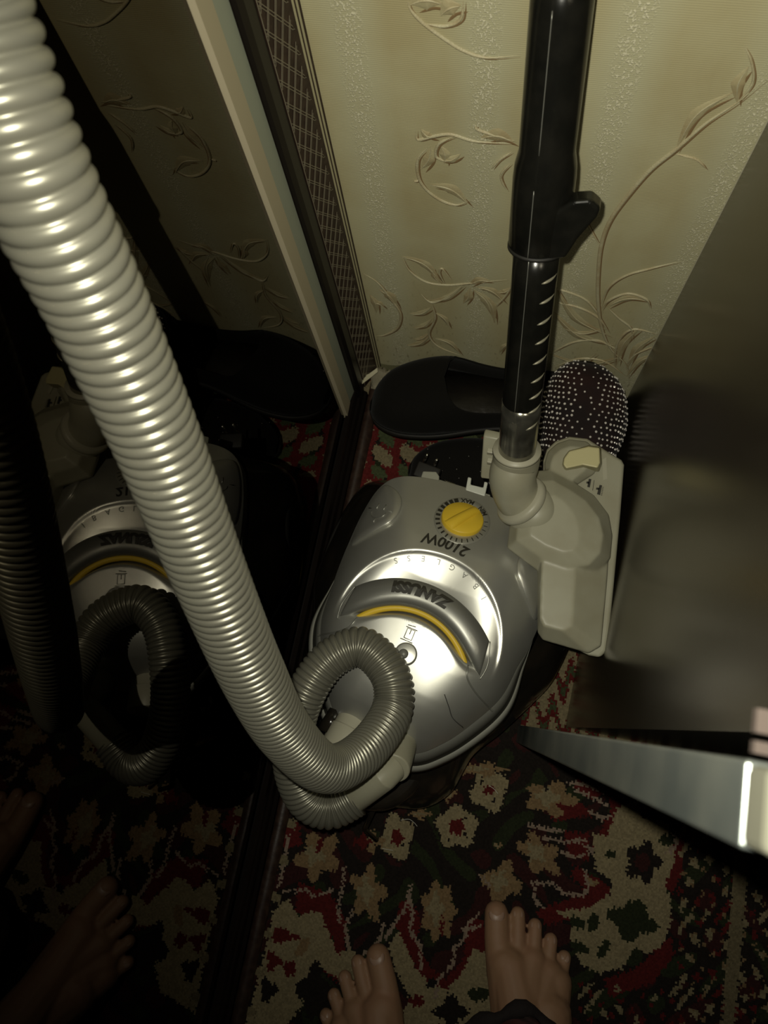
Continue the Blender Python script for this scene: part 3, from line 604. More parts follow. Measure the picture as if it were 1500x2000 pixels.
# pedals
PED = [(-.101, .146), (-.085, .143), (-.073, .133), (-.068, .118), (-.071, .103), (-.081, .091), (-.093, .079), (-.106, .069), (-.1095, .085), (-.110, .105), (-.108, .128)]
for sg in (1, -1):
    pts = [np.array((p[0]*sg, p[1])) for p in PED]; ol = catmull(pts, 6, True); c = sum(pts)/len(pts); V = []; Fc = []; n = len(ol)
    for f, dz in ((1.04, -.001), (1.02, .0028), (.97, .0042), (.6, .0048), (.3, .0050), (.02, .0050)):
        for p in ol: x = c+(p-c)*f; V.append((x[0], x[1], float(lidz(x[0], x[1]))+dz))
    for i in range(5):
        for k in range(n): Fc.append((i*n+k, i*n+(k+1) % n, (i+1)*n+(k+1) % n, (i+1)*n+k))
    Fc.append(tuple(5*n+k for k in range(n))); pd = mesh('pedal', V, Fc, MSILV, vac)
    if sg == 1:     # plug symbol on the pedal at the mirror side
        b = MB(); c0 = np.array([-.090, .113])
        def sp(x, y): p = c0+np.array([x, y])*1.15; return (p[0], p[1], float(lidz(p[0], p[1]))+.0054)
        b.tube([sp(-.013, .001), sp(.013, .001)], .0006, 5)
        b.tube([sp(.008*math.cos(a), -.002-.007*math.sin(a)) for a in np.linspace(0, PI, 14)], .0006, 5)
        for x in (-.004, .004): b.tube([sp(x, .001), sp(x, .007)], .0006, 5)
        b.tube([sp(0, -.009), sp(0, -.014)], .0006, 5); b.out('plug_symbol', MEMB, pd)
# latch button and tank symbol
b = MB(); c0 = (0, -.020); b.tube([(c0[0], c0[1], float(lidz(*c0))-.004), (c0[0], c0[1], float(lidz(*c0))+.0022)], [.0125, .0108], 30); bevel(b.out('latch_button', MSILV, vac), .0012, 2)
b = MB(); b.tube([(c0[0]-.002, c0[1]-.001, float(lidz(*c0))+.002), (c0[0]-.002, c0[1]-.001, float(lidz(*c0))+.0045)], [.005, .004], 20); b.out('latch_stud', MRIM, vac)
b = MB()
def qp(x, y): return (-.004+x, .0+y, float(lidz(-.004+x, y))+.0003)
for s_ in ([(-.004, -.006), (-.004, .004), (.004, .004), (.004, -.006), (-.004, -.006)], [(-.006, .005), (.006, .005)], [(-.005, .007), (.003, .008)], [(0, .004), (0, -.001)], [(-.007, -.008), (.006, -.008)]):
    b.tube([qp(*p) for p in s_], .00045, 4)
b.out('tank_symbol', MEMB, lid)
# power dial
dc = np.array([-.0025, .135]); dzc = float(lidz(*dc))
def onlid(u, v, h): return (u, v, float(lidz(u, v))+h)
V = []; Fc = []; K_ = 64
for f, h in ((.0300, .0002), (.0295, .0007), (.0225, .0007), (.0220, .0002)):
    for k in range(K_): a = 2*PI*k/K_; V.append(onlid(dc[0]+f*math.cos(a), dc[1]+f*math.sin(a), h))
for i in range(3):
    for k in range(K_): Fc.append((i*K_+k, i*K_+(k+1) % K_, (i+1)*K_+(k+1) % K_, (i+1)*K_+k))
mesh('dial_ring', V, Fc, mat('dial ring silver', (.30, .295, .25), .42, metal=.5), vac)
# dial local frame following the lid slope
gx = (float(lidz(dc[0]+.01, dc[1]))-float(lidz(dc[0]-.01, dc[1])))/.02; gy = (float(lidz(dc[0], dc[1]+.01))-float(lidz(dc[0], dc[1]-.01)))/.02
dn = Vector((-gx, -gy, 1)).normalized(); dx = Vector((1, 0, gx)).normalized(); dy = dn.cross(dx)
def D3(x, y, z): return Vector((dc[0], dc[1], dzc))+dx*x+dy*y+dn*z
V = []; Fc = []
for f, h in ((.0226, -.001), (.0224, .004), (.0215, .0050), (.010, .0052), (.0005, .0052)):
    for k in range(K_): a = 2*PI*k/K_; V.append(D3(f*math.cos(a), f*math.sin(a), h))
for i in range(4):
    for k in range(K_): Fc.append((i*K_+k, i*K_+(k+1) % K_, (i+1)*K_+(k+1) % K_, (i+1)*K_+k))
dial = mesh('dial', V, Fc, MYEL, vac, label='round yellow power dial')
b = MB(); an = math.radians(62); ca, sa = math.cos(an), math.sin(an); NB = 16; V = []; Fc = []
for i in range(NB+1):
    x = -.0212+.0424*i/NB; hw = .0068*(1-.3*i/NB); hh = .0052*math.sqrt(max(0, 1-(x/.0218)**2))
    for k in range(7):
        a = PI*k/6; y = -math.cos(a)*hw; z = .0050+math.sin(a)*hh; V.append(D3(x*ca-y*sa, x*sa+y*ca, z))
for i in range(NB):
    for k in range(6): Fc.append((i*7+k, i*7+k+1, (i+1)*7+k+1, (i+1)*7+k))
g = mesh('grip_bar', V, Fc, MYEL, dial)
# --------- lettering
def text_mesh(s, size, bold=0, shear=0, ext=.0002):
    c = bpy.data.curves.new('t', 'FONT'); c.body = s; c.size = size; c.offset = bold; c.shear = shear; c.extrude = ext; c.align_x = 'CENTER'; c.align_y = 'CENTER'; c.resolution_u = 4
    o = bpy.data.objects.new('t', c); COL.objects.link(o); bpy.context.view_layer.update()
    me = bpy.data.meshes.new_from_object(o.evaluated_get(bpy.context.evaluated_depsgraph_get())); bpy.data.objects.remove(o)
    bm = bmesh.new(); bm.from_mesh(me); bmesh.ops.triangulate(bm, faces=bm.faces[:])
    bmesh.ops.subdivide_edges(bm, edges=[e for e in bm.edges if e.calc_length() > size*.25], cuts=1)
    bm.to_mesh(me); bm.free(); return me
def arc_text(name, s, size, cu, cv, r, ang, m, hf, lift, sx=1.0, parent=None, up_in=True, **k):
    # text read from the rear: letters' tops point towards the front (-v); x grows towards -u ... centred at ang (0 = rear)
    me = text_mesh(s, size, **k)
    for v in me.vertices:
        x, y = v.co.x*sx, v.co.y
        a = ang-x/r; rr_ = r-y
        u_, v_ = cu+rr_*math.sin(a), cv+rr_*math.cos(a); v.co = (u_, v_, hf(u_, v_)+lift+v.co.z)
    me.materials.clear()
    return link(name, me, m, parent, False)
HZ = lambda u, v: hz(u, v)
LZ = lambda u, v: float(lidz(u, v))
arc_text('brand_lettering', 'ZANUSSI', .0155, HO[0], HO[1], .1035, -.06, MINK, HZ, .0009, sx=.98, parent=hd, bold=.0010, shear=.18)
arc_text('power_lettering', '2100W', .0165, -.004, -.02, .122, -.025, MINK, LZ, .0003, sx=1.0, parent=lid, bold=.0004, shear=.12)
for ch, px_, py_ in (('S', 770, 1083), ('S', 798, 1081), ('E', 828, 1080), ('L', 860, 1087), ('G', 888, 1100), ('A', 915, 1115), ('B', 938, 1139), ('I', 955, 1163)):
    p = Lp(px_, py_, .222); rad = math.hypot(p.x-DI[0], p.y-DI[1]); rad = min(rad, .0795); a = math.atan2(p.x-DI[0], p.y-DI[1])
    arc_text('embossed_letter', ch, .0085, DI[0], DI[1], rad, a, MEMB2, LZ, .0004, parent=lid, ext=.0004)
arc_text('dial_lettering', 'MAX', .0076, dc[0], dc[1], .0262, -.14, MINK, LZ, .0009, sx=.9, parent=lid, bold=.00022)
arc_text('dial_lettering', 'MIN', .0076, dc[0], dc[1], .0262, .66, MINK, LZ, .0009, sx=.9, parent=lid, bold=.00022)
b = MB()
for i in range(21):
    a = 1.22+(2*PI-1.22-.62)*i/20; wd = .00035+.0019*(i/20)**2.0     # clockwise from MIN round the front to MAX
    r0, r1 = .0236, .0288-.0012*(1-i/20)
    pts = []
    for rr_, s_ in ((r0, -1), (r1, -1), (r1, 1), (r0, 1)):
        u_, v_ = dc[0]+rr_*math.sin(a)+s_*wd*math.cos(a), dc[1]+rr_*math.cos(a)-s_*wd*math.sin(a); pts.append(Vector(onlid(u_, v_, .0008)))
    b.prism(pts, [p+Vector((0, 0, .0003)) for p in pts])
b.out('dial_tick', MINK, lid, False, kind='stuff')

# rear clips, plug and cord
def clip(pts, z0, z1, m, name, parent=vac, bv=.0012):
    lo_ = [Lp(x, y, z1) for x, y in pts]; b = MB(); b.prism([Vector((p.x, p.y, z0)) for p in lo_], [Vector((p.x, p.y, z1)) for p in lo_]); o = b.out(name, m, parent, False); return bevel(o, bv, 2)
clip([(820, 938), (826, 920), (852, 921), (858, 930), (857, 945), (820, 944)], .160, .172, MGREYC, 'cord_clip')
clip([(857, 936), (958, 966), (957, 972), (856, 943)], .158, .166, MGREYC, 'rear_ledge')
clip([(909, 958), (914, 931), (921, 933), (919, 946), (944, 952), (946, 940), (953, 942), (947, 969)], .165, .180, MWHC, 'parking_clip')
b = MB()
for i in range(9):
    p = Lp(868+i*4.4+(40 if i > 4 else 0), 938+i*1.5+(18 if i > 4 else 0), .15); q = Lp(876+i*4.4+(40 if i > 4 else 0), 944+i*1.5+(18 if i > 4 else 0), .15); b.tube([p, q], .0006, 5)
b.out('vent_ridge', MSTEEL, vac, kind='stuff')
pc = Lp(838, 916, .10)
b = MB(); b.box(pc.x-.015, pc.x+.015, pc.y-.016, pc.y+.004, pc.z-.005, pc.z+.006)
plug = bevel(b.out('power_plug', MBLKM, vac), .002, 3); 
b = MB(); b.tube(catmull([(pc.x, pc.y-.01, pc.z-.002), (pc.x-.01, pc.y-.025, .07), (pc.x, pc.y-.045, .05), (pc.x+.01, pc.y-.06, .04)], 6), .003, 8); b.out('power_cord', MBLKM, vac)
for (a_, c_) in (((828, 903), (834, 889)), ((848, 912), (853, 899))):
    p, q = Lp(*a_, .102), Lp(*c_, .118); b = MB(); b.tube([p-(q-p)*.3, q+(q-p)*.1], .0016, 8); b.out('pin', MSTEEL, plug)

# inlet socket, cuffs
b = MB(); p0, p1 = Lp(705, 1395, .185), Lp(664, 1470, .195); b.tube([p0, p0.lerp(p1, .45), p0.lerp(p1, .46), p1], [.021, .021, .0225, .0225], 30); bevel(b.out('inlet_socket', MBEI2, vac), .0015, 2)
b = MB(); q0, q1 = Lp(655, 1385, .19), Lp(640, 1430, .19); b.tube([q0, q1], [.006, .012], 12); b.out('latch_tab', MBLK, vac)

# hose
HP = [(-150, -180, .225), (-78, 0, .246), (62, 340, .28), (195, 610, .328), (315, 880, .387), (405, 1110, .445), (490, 1310, .51), (558, 1432, .565), (636, 1500, .62), (708, 1470, .665), (764, 1392, .708), (762, 1318, .722), (709, 1264, .733),
      (648, 1285, .733), (602, 1345, .730), (575, 1425, .735), (574, 1500, .742), (600, 1560, .75), (645, 1577, .755), (695, 1552, .755)]
path = catmull([Lw(dep(*p)) for p in HP], 40)
path = [Vector(p) for p in path]; L_ = [0]
for a_, c_ in zip(path, path[1:]): L_.append(L_[-1]+(c_-a_).length)
L_ = np.array(L_); PA = np.array(path); tot = L_[-1]
# ring pitch varies: stretched near the top, tight in the coil
smp = np.linspace(0, tot, 4000); yloc = np.interp(smp, L_, PA[:, 2]); pit = np.interp(smp/tot, [0, .15, .35, .5, .62, .8, 1], [.0082, .0076, .0062, .0048, .0050, .0052, .0050])
ph = np.concatenate([[0], np.cumsum(np.diff(smp)/pit[:-1])]); nr = ph[-1]; SPR = 8
phs = np.arange(0, nr, 1/SPR); ss = np.interp(phs, ph, smp)
pts = [Vector((np.interp(s, L_, PA[:, 0]), np.interp(s, L_, PA[:, 1]), np.interp(s, L_, PA[:, 2]))) for s in ss]
rad = [np.interp(q/tot, [0, .42, .60, .85, 1], [1, 1, .87, .87, .95])*(.0222-.0028*(1-abs(math.sin(PI*p))**.6)) for p, q in zip(phs, ss)]
b = MB(); b.tube(pts, rad, 44); hose = b.out('hose', MHOSE, vac, label='grey ribbed suction hose')
e0, e1 = pts[-1], (pts[-1]-pts[-12]).normalized()
c1 = Lp(752, 1512, .235); c2 = Lp(768, 1497, .228); c3 = Lp(782, 1452, .20)
b = MB(); b.tube([e0-e1*.004, c1, c2], [.0165, .0145, .0140], 28); bevel(b.out('hose_cuff', MBEI, vac), .001, 2)
b = MB(); b.tube([c2-(c3-c2)*.1, c3], [.0168, .0168], 28); bevel(b.out('swivel_collar', MBEI, vac), .002, 3)
# front foot and dark hook under the cuff
b = MB(); b.tube([Lp(738, 1560, .10), Lp(712, 1620, .05), Lp(735, 1640, .03)], .003, 8); b.out('front_hook', MBLK, vac)

b = MB(); b.tube([Vector(at(p[0], p[1], .2385-.00012*k)) for k, p in enumerate(catmull([(868, 1356), (877, 1382), (884, 1402), (904, 1420)], 6))], .0004, 5)
tag(b.out('hair_strand', MBLKM), 'thin dark curved hair lying on the silver lid of the vacuum', 'hair')

# ------------------------------------------------------------------ wand with floor head
W0 = at(1009, 886, .280)
DZ = .018; W1 = aty(1098, 0, .424); ax = (W1-W0).normalized()
wand = empty('vacuum_wand', W0, 'black telescopic tube with beige floor head leaning on the papered wall', 'vacuum wand')
def wat(py):      # point on the wand axis seen at image row py
    lo_, hi_ = -.1, 1.6
    for _ in range(40):
        m_ = (lo_+hi_)/2; P = W0+(W1-W0)*m_; y = px_of(np.array([P]))[1][0]
        if y > py: lo_ = m_
        else: hi_ = m_
    return W0+(W1-W0)*lo_
tocam = (CAM-W0.lerp(W1, .5)); tocam = (tocam-ax*tocam.dot(ax)).normalized(); side = ax.cross(tocam); side = side if side.x > 0 else -side
def wand_part(name, rows, rads, m, parent=wand, seg=48, **k):
    b = MB(); P = []; R = []
    pr = [wat(r) for r in rows]
    for i in range(len(pr)-1):
        for j in range(5): P.append(pr[i].lerp(pr[i+1], j/5)); s = j/5; R.append(rads[i]+(rads[i+1]-rads[i])*(s*s*(3-2*s)))
    P.append(pr[-1]); R.append(rads[-1]); b.tube(P, R, seg, ref=tocam); o = b.out(name, m, None, **k); par(o, parent); return o
topw = W0+(W1-W0)*1.08
lt = wand_part('inner_tube', [900, 800, 792, 470], [.0178, .0178, .0178, .0178], MTUBE)
wand_part('clear_tube_end', [895, 782], [.0181, .0181], MCHR, label='clear scratched tube end')
b = MB(); P = [wat(478), wat(474), wat(380), wat(345), wat(318), wat(290), wat(20), topw]; b.tube(P, [.0205, .0222, .0222, .0222, .0215, .0193, .0193, .0193], 48, ref=tocam); ot = b.out('outer_tube', MTUBE); par(ot, wand)
b = MB(); b.tube([wat(481), wat(476)], [.0226, .0226], 48, ref=tocam); o = b.out('sleeve_edge', MBLKM); par(o, wand)
# catch lever on the sleeve
a0 = wat(478); a1 = wat(360); hgt = (a1-a0).length
def wl(t, s, c): return a0+ax*(hgt*t)+side*s+tocam*c
b = MB(); prof = [(-.02, .006), (.02, .0215), (.35, .0285), (.72, .040), (.86, .042), (1.0, .034), (.97, .022), (.80, .010)]
for hw in (0,): b.prism([wl(t, s, .004) for t, s in prof], [wl(t, s*.97, .020) for t, s in prof])
lever = b.out('slide_catch', MTUBE, None, False, label='black slide catch'); par(lever, wand); bevel(lever, .003, 4, 25)
# long moulding line and slots
b = MB(); rr_ = .0182
def wsurf(py, ang, r): return wat(py)+(tocam*math.cos(ang)+side*math.sin(ang))*r
b.tube([wsurf(r, -.30, .0179) for r in range(484, 790, 20)], .00035, 5); b.tube([wsurf(r, -.28, .0223) for r in range(345, 478, 12)], .00035, 5); b.tube([wsurf(r, -.26, .0194) for r in range(0, 300, 20)], .00035, 5)
par(b.out('moulding_line', MEMB, None), wand)
for cy in (527, 566, 607, 645, 684, 720, 752, 780, 812):
    b = MB(); P = []; R = []
    for i in range(9):
        s = i/8; P.append(wsurf(cy+3-7*s, .34+.86*s, .0178)); R.append(.0003+.0012*math.sin(PI*min(1, s*1.1+.0)**.8))
    b.tube(P, R, 6); par(b.out('slot', MSLOT, None), wand)
# neck, collar
nb = W0-ax*.0; k0 = at(985, 985, .225); k1 = at(1012, 1010, .205)
neck = catmull([W0+ax*.004, W0-ax*.012, at(1001, 928, .262), at(1004, 952, .250), at(1013, 972, .240), at(1030, 990, .228)], 8)
b = MB(); b.tube(neck, [.0232]*len(neck), 40, ref=tocam); o = b.out('neck', MBEI); par(o, wand)
b = MB(); b.tube([W0+ax*.0035, W0+ax*.0065], [.0238, .0232], 40, ref=tocam); o = b.out('neck_lip', MBEI2); par(o, wand)
nd = (at(1066, 1018, .204)-at(1000, 955, .246)).normalized(); cn = at(1014, 974, .240)
b = MB(); b.tube([cn-nd*.002, cn+nd*.0015, cn+nd*.006, cn+nd*.008], [.0262, .0285, .0285, .027], 44); o = b.out('swivel_collar', MBEI2); par(o, wand)
b = MB(); b.tube([cn+nd*.006, cn+nd*.045], [.0255, .0265], 44); o = b.out('swivel_pipe', MBEI); par(o, wand)
# parking plate behind the neck
b = MB(); P = [at(944, 851, .262), at(968, 856, .262), at(1050, 875, .262), at(1048, 916, .232), at(1030, 921, .230), at(962, 938, .228), at(938, 935, .228)]
back = Vector((0, .010, -.004)); b.prism([p+back for p in P], P); o = b.out('parking_plate', MBEI); par(bevel(o, .002, 2), wand)
for yy in (884, 903):
    p = at(957, yy, .252); b = MB(); b.box(p.x-.003, p.x+.003, p.y-.002, p.y+.003, p.z-.002, p.z+.005); o = b.out('plate_tooth', MBEI2, None, False); par(bevel(o, .0006, 2), wand)
# floor head
def pz(L, z): return [at(x, y, z+DZ) for x, y in L]
head = bpy.data.objects.new('floor_head', None)
plate = [(1061, 900), (1068, 878), (1085, 862), (1112, 853), (1147, 857), (1180, 878), (1214, 899), (1219, 908), (1212, 1000), (1199, 1140), (1190, 1230), (1184, 1272), (1172, 1284), (1150, 1280), (1080, 1245), (1060, 1100)]
b = MB(); b.prism(pz(plate, .166), pz(plate, .180)); sole = b.out('sole_plate', MBEI, None, False, label='flat beige sole plate'); par(bevel(sole, .003, 3), wand)
def solid(polys):      # stacked pixel outlines at given heights -> closed lofts
    b = MB()
    for st in polys:
        n = len(st[0][0]); V = []; Fc = []
        for L, z in st: V += pz(L, z)
        for i in range(len(st)-1):
            for k in range(n): Fc.append((i*n+k, i*n+(k+1) % n, (i+1)*n+(k+1) % n, (i+1)*n+k))
        Fc += [tuple(range(n))[::-1], tuple((len(st)-1)*n+k for k in range(n))]; b.add(V, Fc)
    return b
arm0 = [(1050, 1098), (1050, 1235), (1060, 1250), (1150, 1276), (1174, 1262), (1186, 1130), (1190, 1060), (1120, 1060)]
arm1 = [(1058, 1095), (1054, 1205), (1062, 1222), (1100, 1232), (1118, 1222), (1124, 1120), (1122, 1070), (1100, 1060)]
hump0 = [(995, 1030), (990, 1070), (1046, 1112), (1110, 1130), (1168, 1118), (1192, 1090), (1196, 1045), (1189, 1005), (1160, 967), (1118, 940), (1076, 918), (1040, 920)]
hump1 = [(1010, 1032), (1008, 1056), (1056, 1090), (1108, 1108), (1150, 1104), (1172, 1080), (1178, 1045), (1170, 1012), (1144, 978), (1112, 956), (1080, 938), (1052, 940)]
hump2 = [(1034, 1036), (1036, 1046), (1064, 1064), (1100, 1078), (1120, 1076), (1130, 1060), (1132, 1038), (1126, 1012), (1114, 992), (1098, 976), (1082, 966), (1066, 972)]
up0 = [(1063, 905), (1070, 882), (1088, 866), (1112, 858), (1146, 862), (1166, 880), (1172, 905), (1160, 926), (1130, 945), (1110, 960), (1085, 950), (1064, 925)]
up1 = [(1076, 905), (1082, 890), (1096, 878), (1114, 872), (1136, 874), (1150, 888), (1152, 904), (1142, 918), (1122, 934), (1106, 945), (1090, 940), (1078, 922)]
b = solid([[(arm0, .172), (arm0, .192), (arm1, .213)], [(hump0, .188), (hump0, .196), (hump1, .214), (hump2, .222)], [(up0, .172), (up0, .186), (up1, .197)]])
hs_ = b.out('housing', MBEI, None); remesh(hs_, .0016, 7, .5); par(hs_, wand)
bt = [(1099, 893), (1110, 879), (1150, 869), (1174, 873), (1176, 905), (1170, 922), (1140, 916), (1103, 922), (1096, 910)]
bt2 = [(1102, 895), (1112, 881), (1150, 872), (1171, 875), (1172, 904), (1167, 914), (1138, 908), (1106, 915), (1100, 907)]
b = MB(); b.prism(pz(bt, .186), pz(bt2, .2115)); o = b.out('foot_button', MPEDAL, None, False, label='yellowed foot button'); par(bevel(o, .0015, 3, 25), wand)
for L in ([(1176, 898), (1184, 893), (1186, 935), (1178, 938)],):
    b = MB(); b.prism(pz(L, .179), pz(L, .1815)); o = b.out('button_slot', MBEI2, None, False); par(o, wand)
b = MB()
def ic(L, z=.1806): b.prism(pz(L, z), pz(L, z+.0004))
ic([(1150, 935), (1155, 936), (1152, 952), (1147, 951)]); ic([(1146, 940), (1151, 941), (1150, 945), (1145, 944)])
ic([(1171, 947), (1176, 948), (1172, 967), (1166, 965)]); ic([(1165, 952), (1171, 953), (1170, 957), (1164, 956)])
ic([(1160, 938), (1161, 938), (1158, 958), (1157, 958)])
for k in range(6): ic([(1176.5-.5*k*1.1, 951+3*k), (1179-.5*k*1.1, 951.4+3*k), (1178.8-.5*k*1.1, 952.6+3*k), (1176.3-.5*k*1.1, 952.2+3*k)])
o = b.out('floor_symbol', MINK, None, False); par(o, wand)

# ------------------------------------------------------------------ shoes
def shoe(name, L, wd, hgt, label, m, group=None, op=(.10, .60), vamp_h=1.0):
    t = empty(name, (0, 0, 0), label, 'shoe', group=group); n = 44; K = 26; V = []; Fc = []
    def wf(s):
        w0 = wd*.5*(.68+.32*math.exp(-((s-.68)/.26)**2))
        if s > .78: w0 *= max(0, 1-((s-.78)/.22)**2.6)**.5
        if s < .14: w0 *= max(0, 1-((.14-s)/.14)**2.4)**.5
        return w0
    def hf(s): return hgt*(1.0-.12*math.sin(PI*min(s/.6, 1)) if s < .55 else 1.0-.38*((s-.55)/.45)**1.4)*(max(0, 1-((s-.86)/.14)**2)**.5 if s > .86 else 1)*(min(1, s/.03)**.3)
    def cx(s): return .10*wd*math.sin(PI*s)
    gs = []; half = K//2
    for i in range(n+1):
        s = .002+.996*i/n; W_, H_ = max(wf(s), .001), max(hf(s), .002)
        sm = (op[1]+.03)/2; g = .34*max(0, 1-abs((s-sm)/((op[1]-.03)/2))**3.2)**.5 if .03 < s < op[1] else 0; gs.append(g)
        for sd_ in (0, 1):
            for k in range(half+1):
                f = (.5-g)*k/half if sd_ == 0 else .5+g+(.5-g)*k/half
                a = PI*f; c, sn = math.cos(a), math.sin(a); e = .62
                V.append((cx(s)+W_*math.copysign(abs(c)**e, c), L*(s-.5), .008+(H_-.008)*abs(sn)**.8))
    st = 2*(half+1)
    for i in range(n):
        for k in range(st-1):
            if k == half and (gs[i] > 0 or gs[i+1] > 0): continue
            Fc.append((i*st+k, i*st+k+1, (i+1)*st+k+1, (i+1)*st+k))
    up = mesh('upper', V, Fc, m, t); wl_ = up.modifiers.new('w', 'WELD'); wl_.merge_threshold = .0002; sd = up.modifiers.new('s', 'SOLIDIFY'); sd.thickness = .0022; sd.offset = -1; bake(up)
    ol = [(cx(s)+sg*(wf(s)+.0015), L*(s-.5)) for sg, rng_ in ((1, range(0, 41)), (-1, range(40, -1, -1))) for s in [max(.001, min(.999, q/40)) for q in rng_]]
    b = MB(); b.prism([(x, y, 0) for x, y in ol], [(x, y, .009) for x, y in ol]); b.out('sole', MBLKM, t)
    b = MB(); b.prism([(x*.93, y*.97, .0085) for x, y in ol], [(x*.93, y*.97, .011) for x, y in ol]); b.out('insole', MLEA, t)
    return t, wf, hf, cx
s1, *_ = shoe('slip_on_shoe', .262, .108, .066, 'black velvet slip-on shoe in the corner, toe by the wardrobe rail', MSHOE, 'black slip-on shoes in the corner')
s1.location = (-.060, .398, .042); s1.rotation_euler = (math.radians(-1), math.radians(12), math.radians(97))
s2, *_ = shoe('slip_on_shoe', .262, .088, .052, 'black velvet slip-on shoe lying nearer the vacuum, under the other', MSHOE, 'black slip-on shoes in the corner')
s2.location = (.004, .320, .002); s2.rotation_euler = (0, 0, math.radians(92))
s3, wf, hf, cx = shoe('rhinestone_shoe', .22, .106, .062, 'dark slip-on shoe covered in rhinestones, toe up against the wall', MSHOE2, op=(.1, .40))
s3.location = (.074, .357, .071); s3.rotation_euler = (math.radians(17), 0, math.radians(-4))
b = MB(); L3 = .22; K3 = 0
for row in range(24):
    s = .30+.68*row/23.0
    W_, H_ = wf(s), hf(s); per = PI*(W_*.5+H_*.6); cnt = max(3, int(per/.0080))
    for k in range(cnt+1):
        f_k = (k+(.5 if row % 2 else 0)+random.uniform(-.18, .18))/cnt
        if not 0.04 < f_k < .96: continue
        a = PI*f_k; c, sn = math.cos(a), math.sin(a)
        if s < .47 and abs(f_k-.5) < .33: continue
        p = Vector((cx(s)+W_*math.copysign(abs(c)**.62, c), L3*(s-.5)+random.uniform(-.001, .001), .008+(H_-.008)*abs(sn)**.8))
        nn = Vector((c/W_*.04, .0+(.5 if s > .85 else .1), sn/H_*.05)).normalized(); q = nn.to_track_quat('Z', 'Y').to_matrix()
        r = random.uniform(.0012, .0017); V = [p+q@Vector((r*math.cos(2*PI*j/6), r*math.sin(2*PI*j/6), 0)) for j in range(6)]+[p+q@Vector((r*.5*math.cos(2*PI*j/6+.5), r*.5*math.sin(2*PI*j/6+.5), r*.75)) for j in range(6)]
        b.add(V, [(j, (j+1) % 6, 6+(j+1) % 6, 6+j) for j in range(6)]+[tuple(range(6, 12))])
b.out('rhinestone', MGEM, s3, False, kind='stuff', label='small clear rhinestones')
# glints of glitter on the two velvet shoes
for s_, dx_ in ((s1, 0), (s2, 1)):
    b = MB()
    for _ in range(26):
        s = random.uniform(.62, .95) if s_ is s1 else random.uniform(.3, .95); a = random.uniform(.5, 2.6); W_ = .046*(.66+.34)*.9; H_ = .055
        W2 = .092*.5*.9 if s < .8 else .03
        p = Vector((.004+W2*math.cos(a)*.95, .262*(s-.5), .010+(.047 if s < .75 else .034)*math.sin(a)**.8)); r = .0005
        b.ell(p, (r, r, r), seg=5, rings=3)
    b.out('glitter', MGEM, s_, kind='stuff')
# purple bag between shoe and vacuum
V = []; Fc = []
for i in range(12):
    for j in range(7):
        V.append((-.095+.010*i+.003*noise.noise(Vector((i, j, 0))), .262+.0065*j, .010+.022*math.sin(PI*(i+.5)/12)*math.sin(PI*(j+.5)/7)+.009*noise.noise(Vector((i*.9, j*.9, 5)))))
for i in range(11):
    for j in range(6): Fc.append((i*7+j, i*7+j+1, (i+1)*7+j+1, (i+1)*7+j))
o = mesh('plastic_bag', V, Fc, MPURP); sl = o.modifiers.new('s', 'SOLIDIFY'); sl.thickness = .0012; bake(o); tag(o, 'crumpled purple plastic bag behind the vacuum', 'bag')
# paper shard by the side panel
b = MB(); P = [at(1104, 1419, .004), at(1126, 1406, .012), at(1144, 1404, .016), at(1143, 1424, .003)]; P = [Vector((min(p.x, .1245), p.y, p.z)) for p in P]
b.prism(P, [p+Vector((0, 0, .0006)) for p in P]); tag(b.out('paper_scrap', MPAPER, None, False), 'small white paper scrap at the foot of the cabinet side', 'scrap')
# hairs on the carpet
for i, (P, lab) in enumerate((([(782, 1602), (798, 1600), (808, 1606), (815, 1614)], 'curved pale hair on the carpet flower below the dust bowl'), ([(955, 1534), (966, 1542), (973, 1551)], 'short pale hair on the carpet flower right of the dust bowl'),
               ([(746, 1657), (756, 1659), (768, 1661)], 'short straight pale hair below the curved one'))):
    b = MB(); b.tube([at(p[0], p[1], .0028+.001*math.sin(k)) for k, p in enumerate(catmull(P, 5))], .00030, 5); tag(b.out('hair_strand', MPAPER), lab, 'hair', 'stray hairs on the carpet')

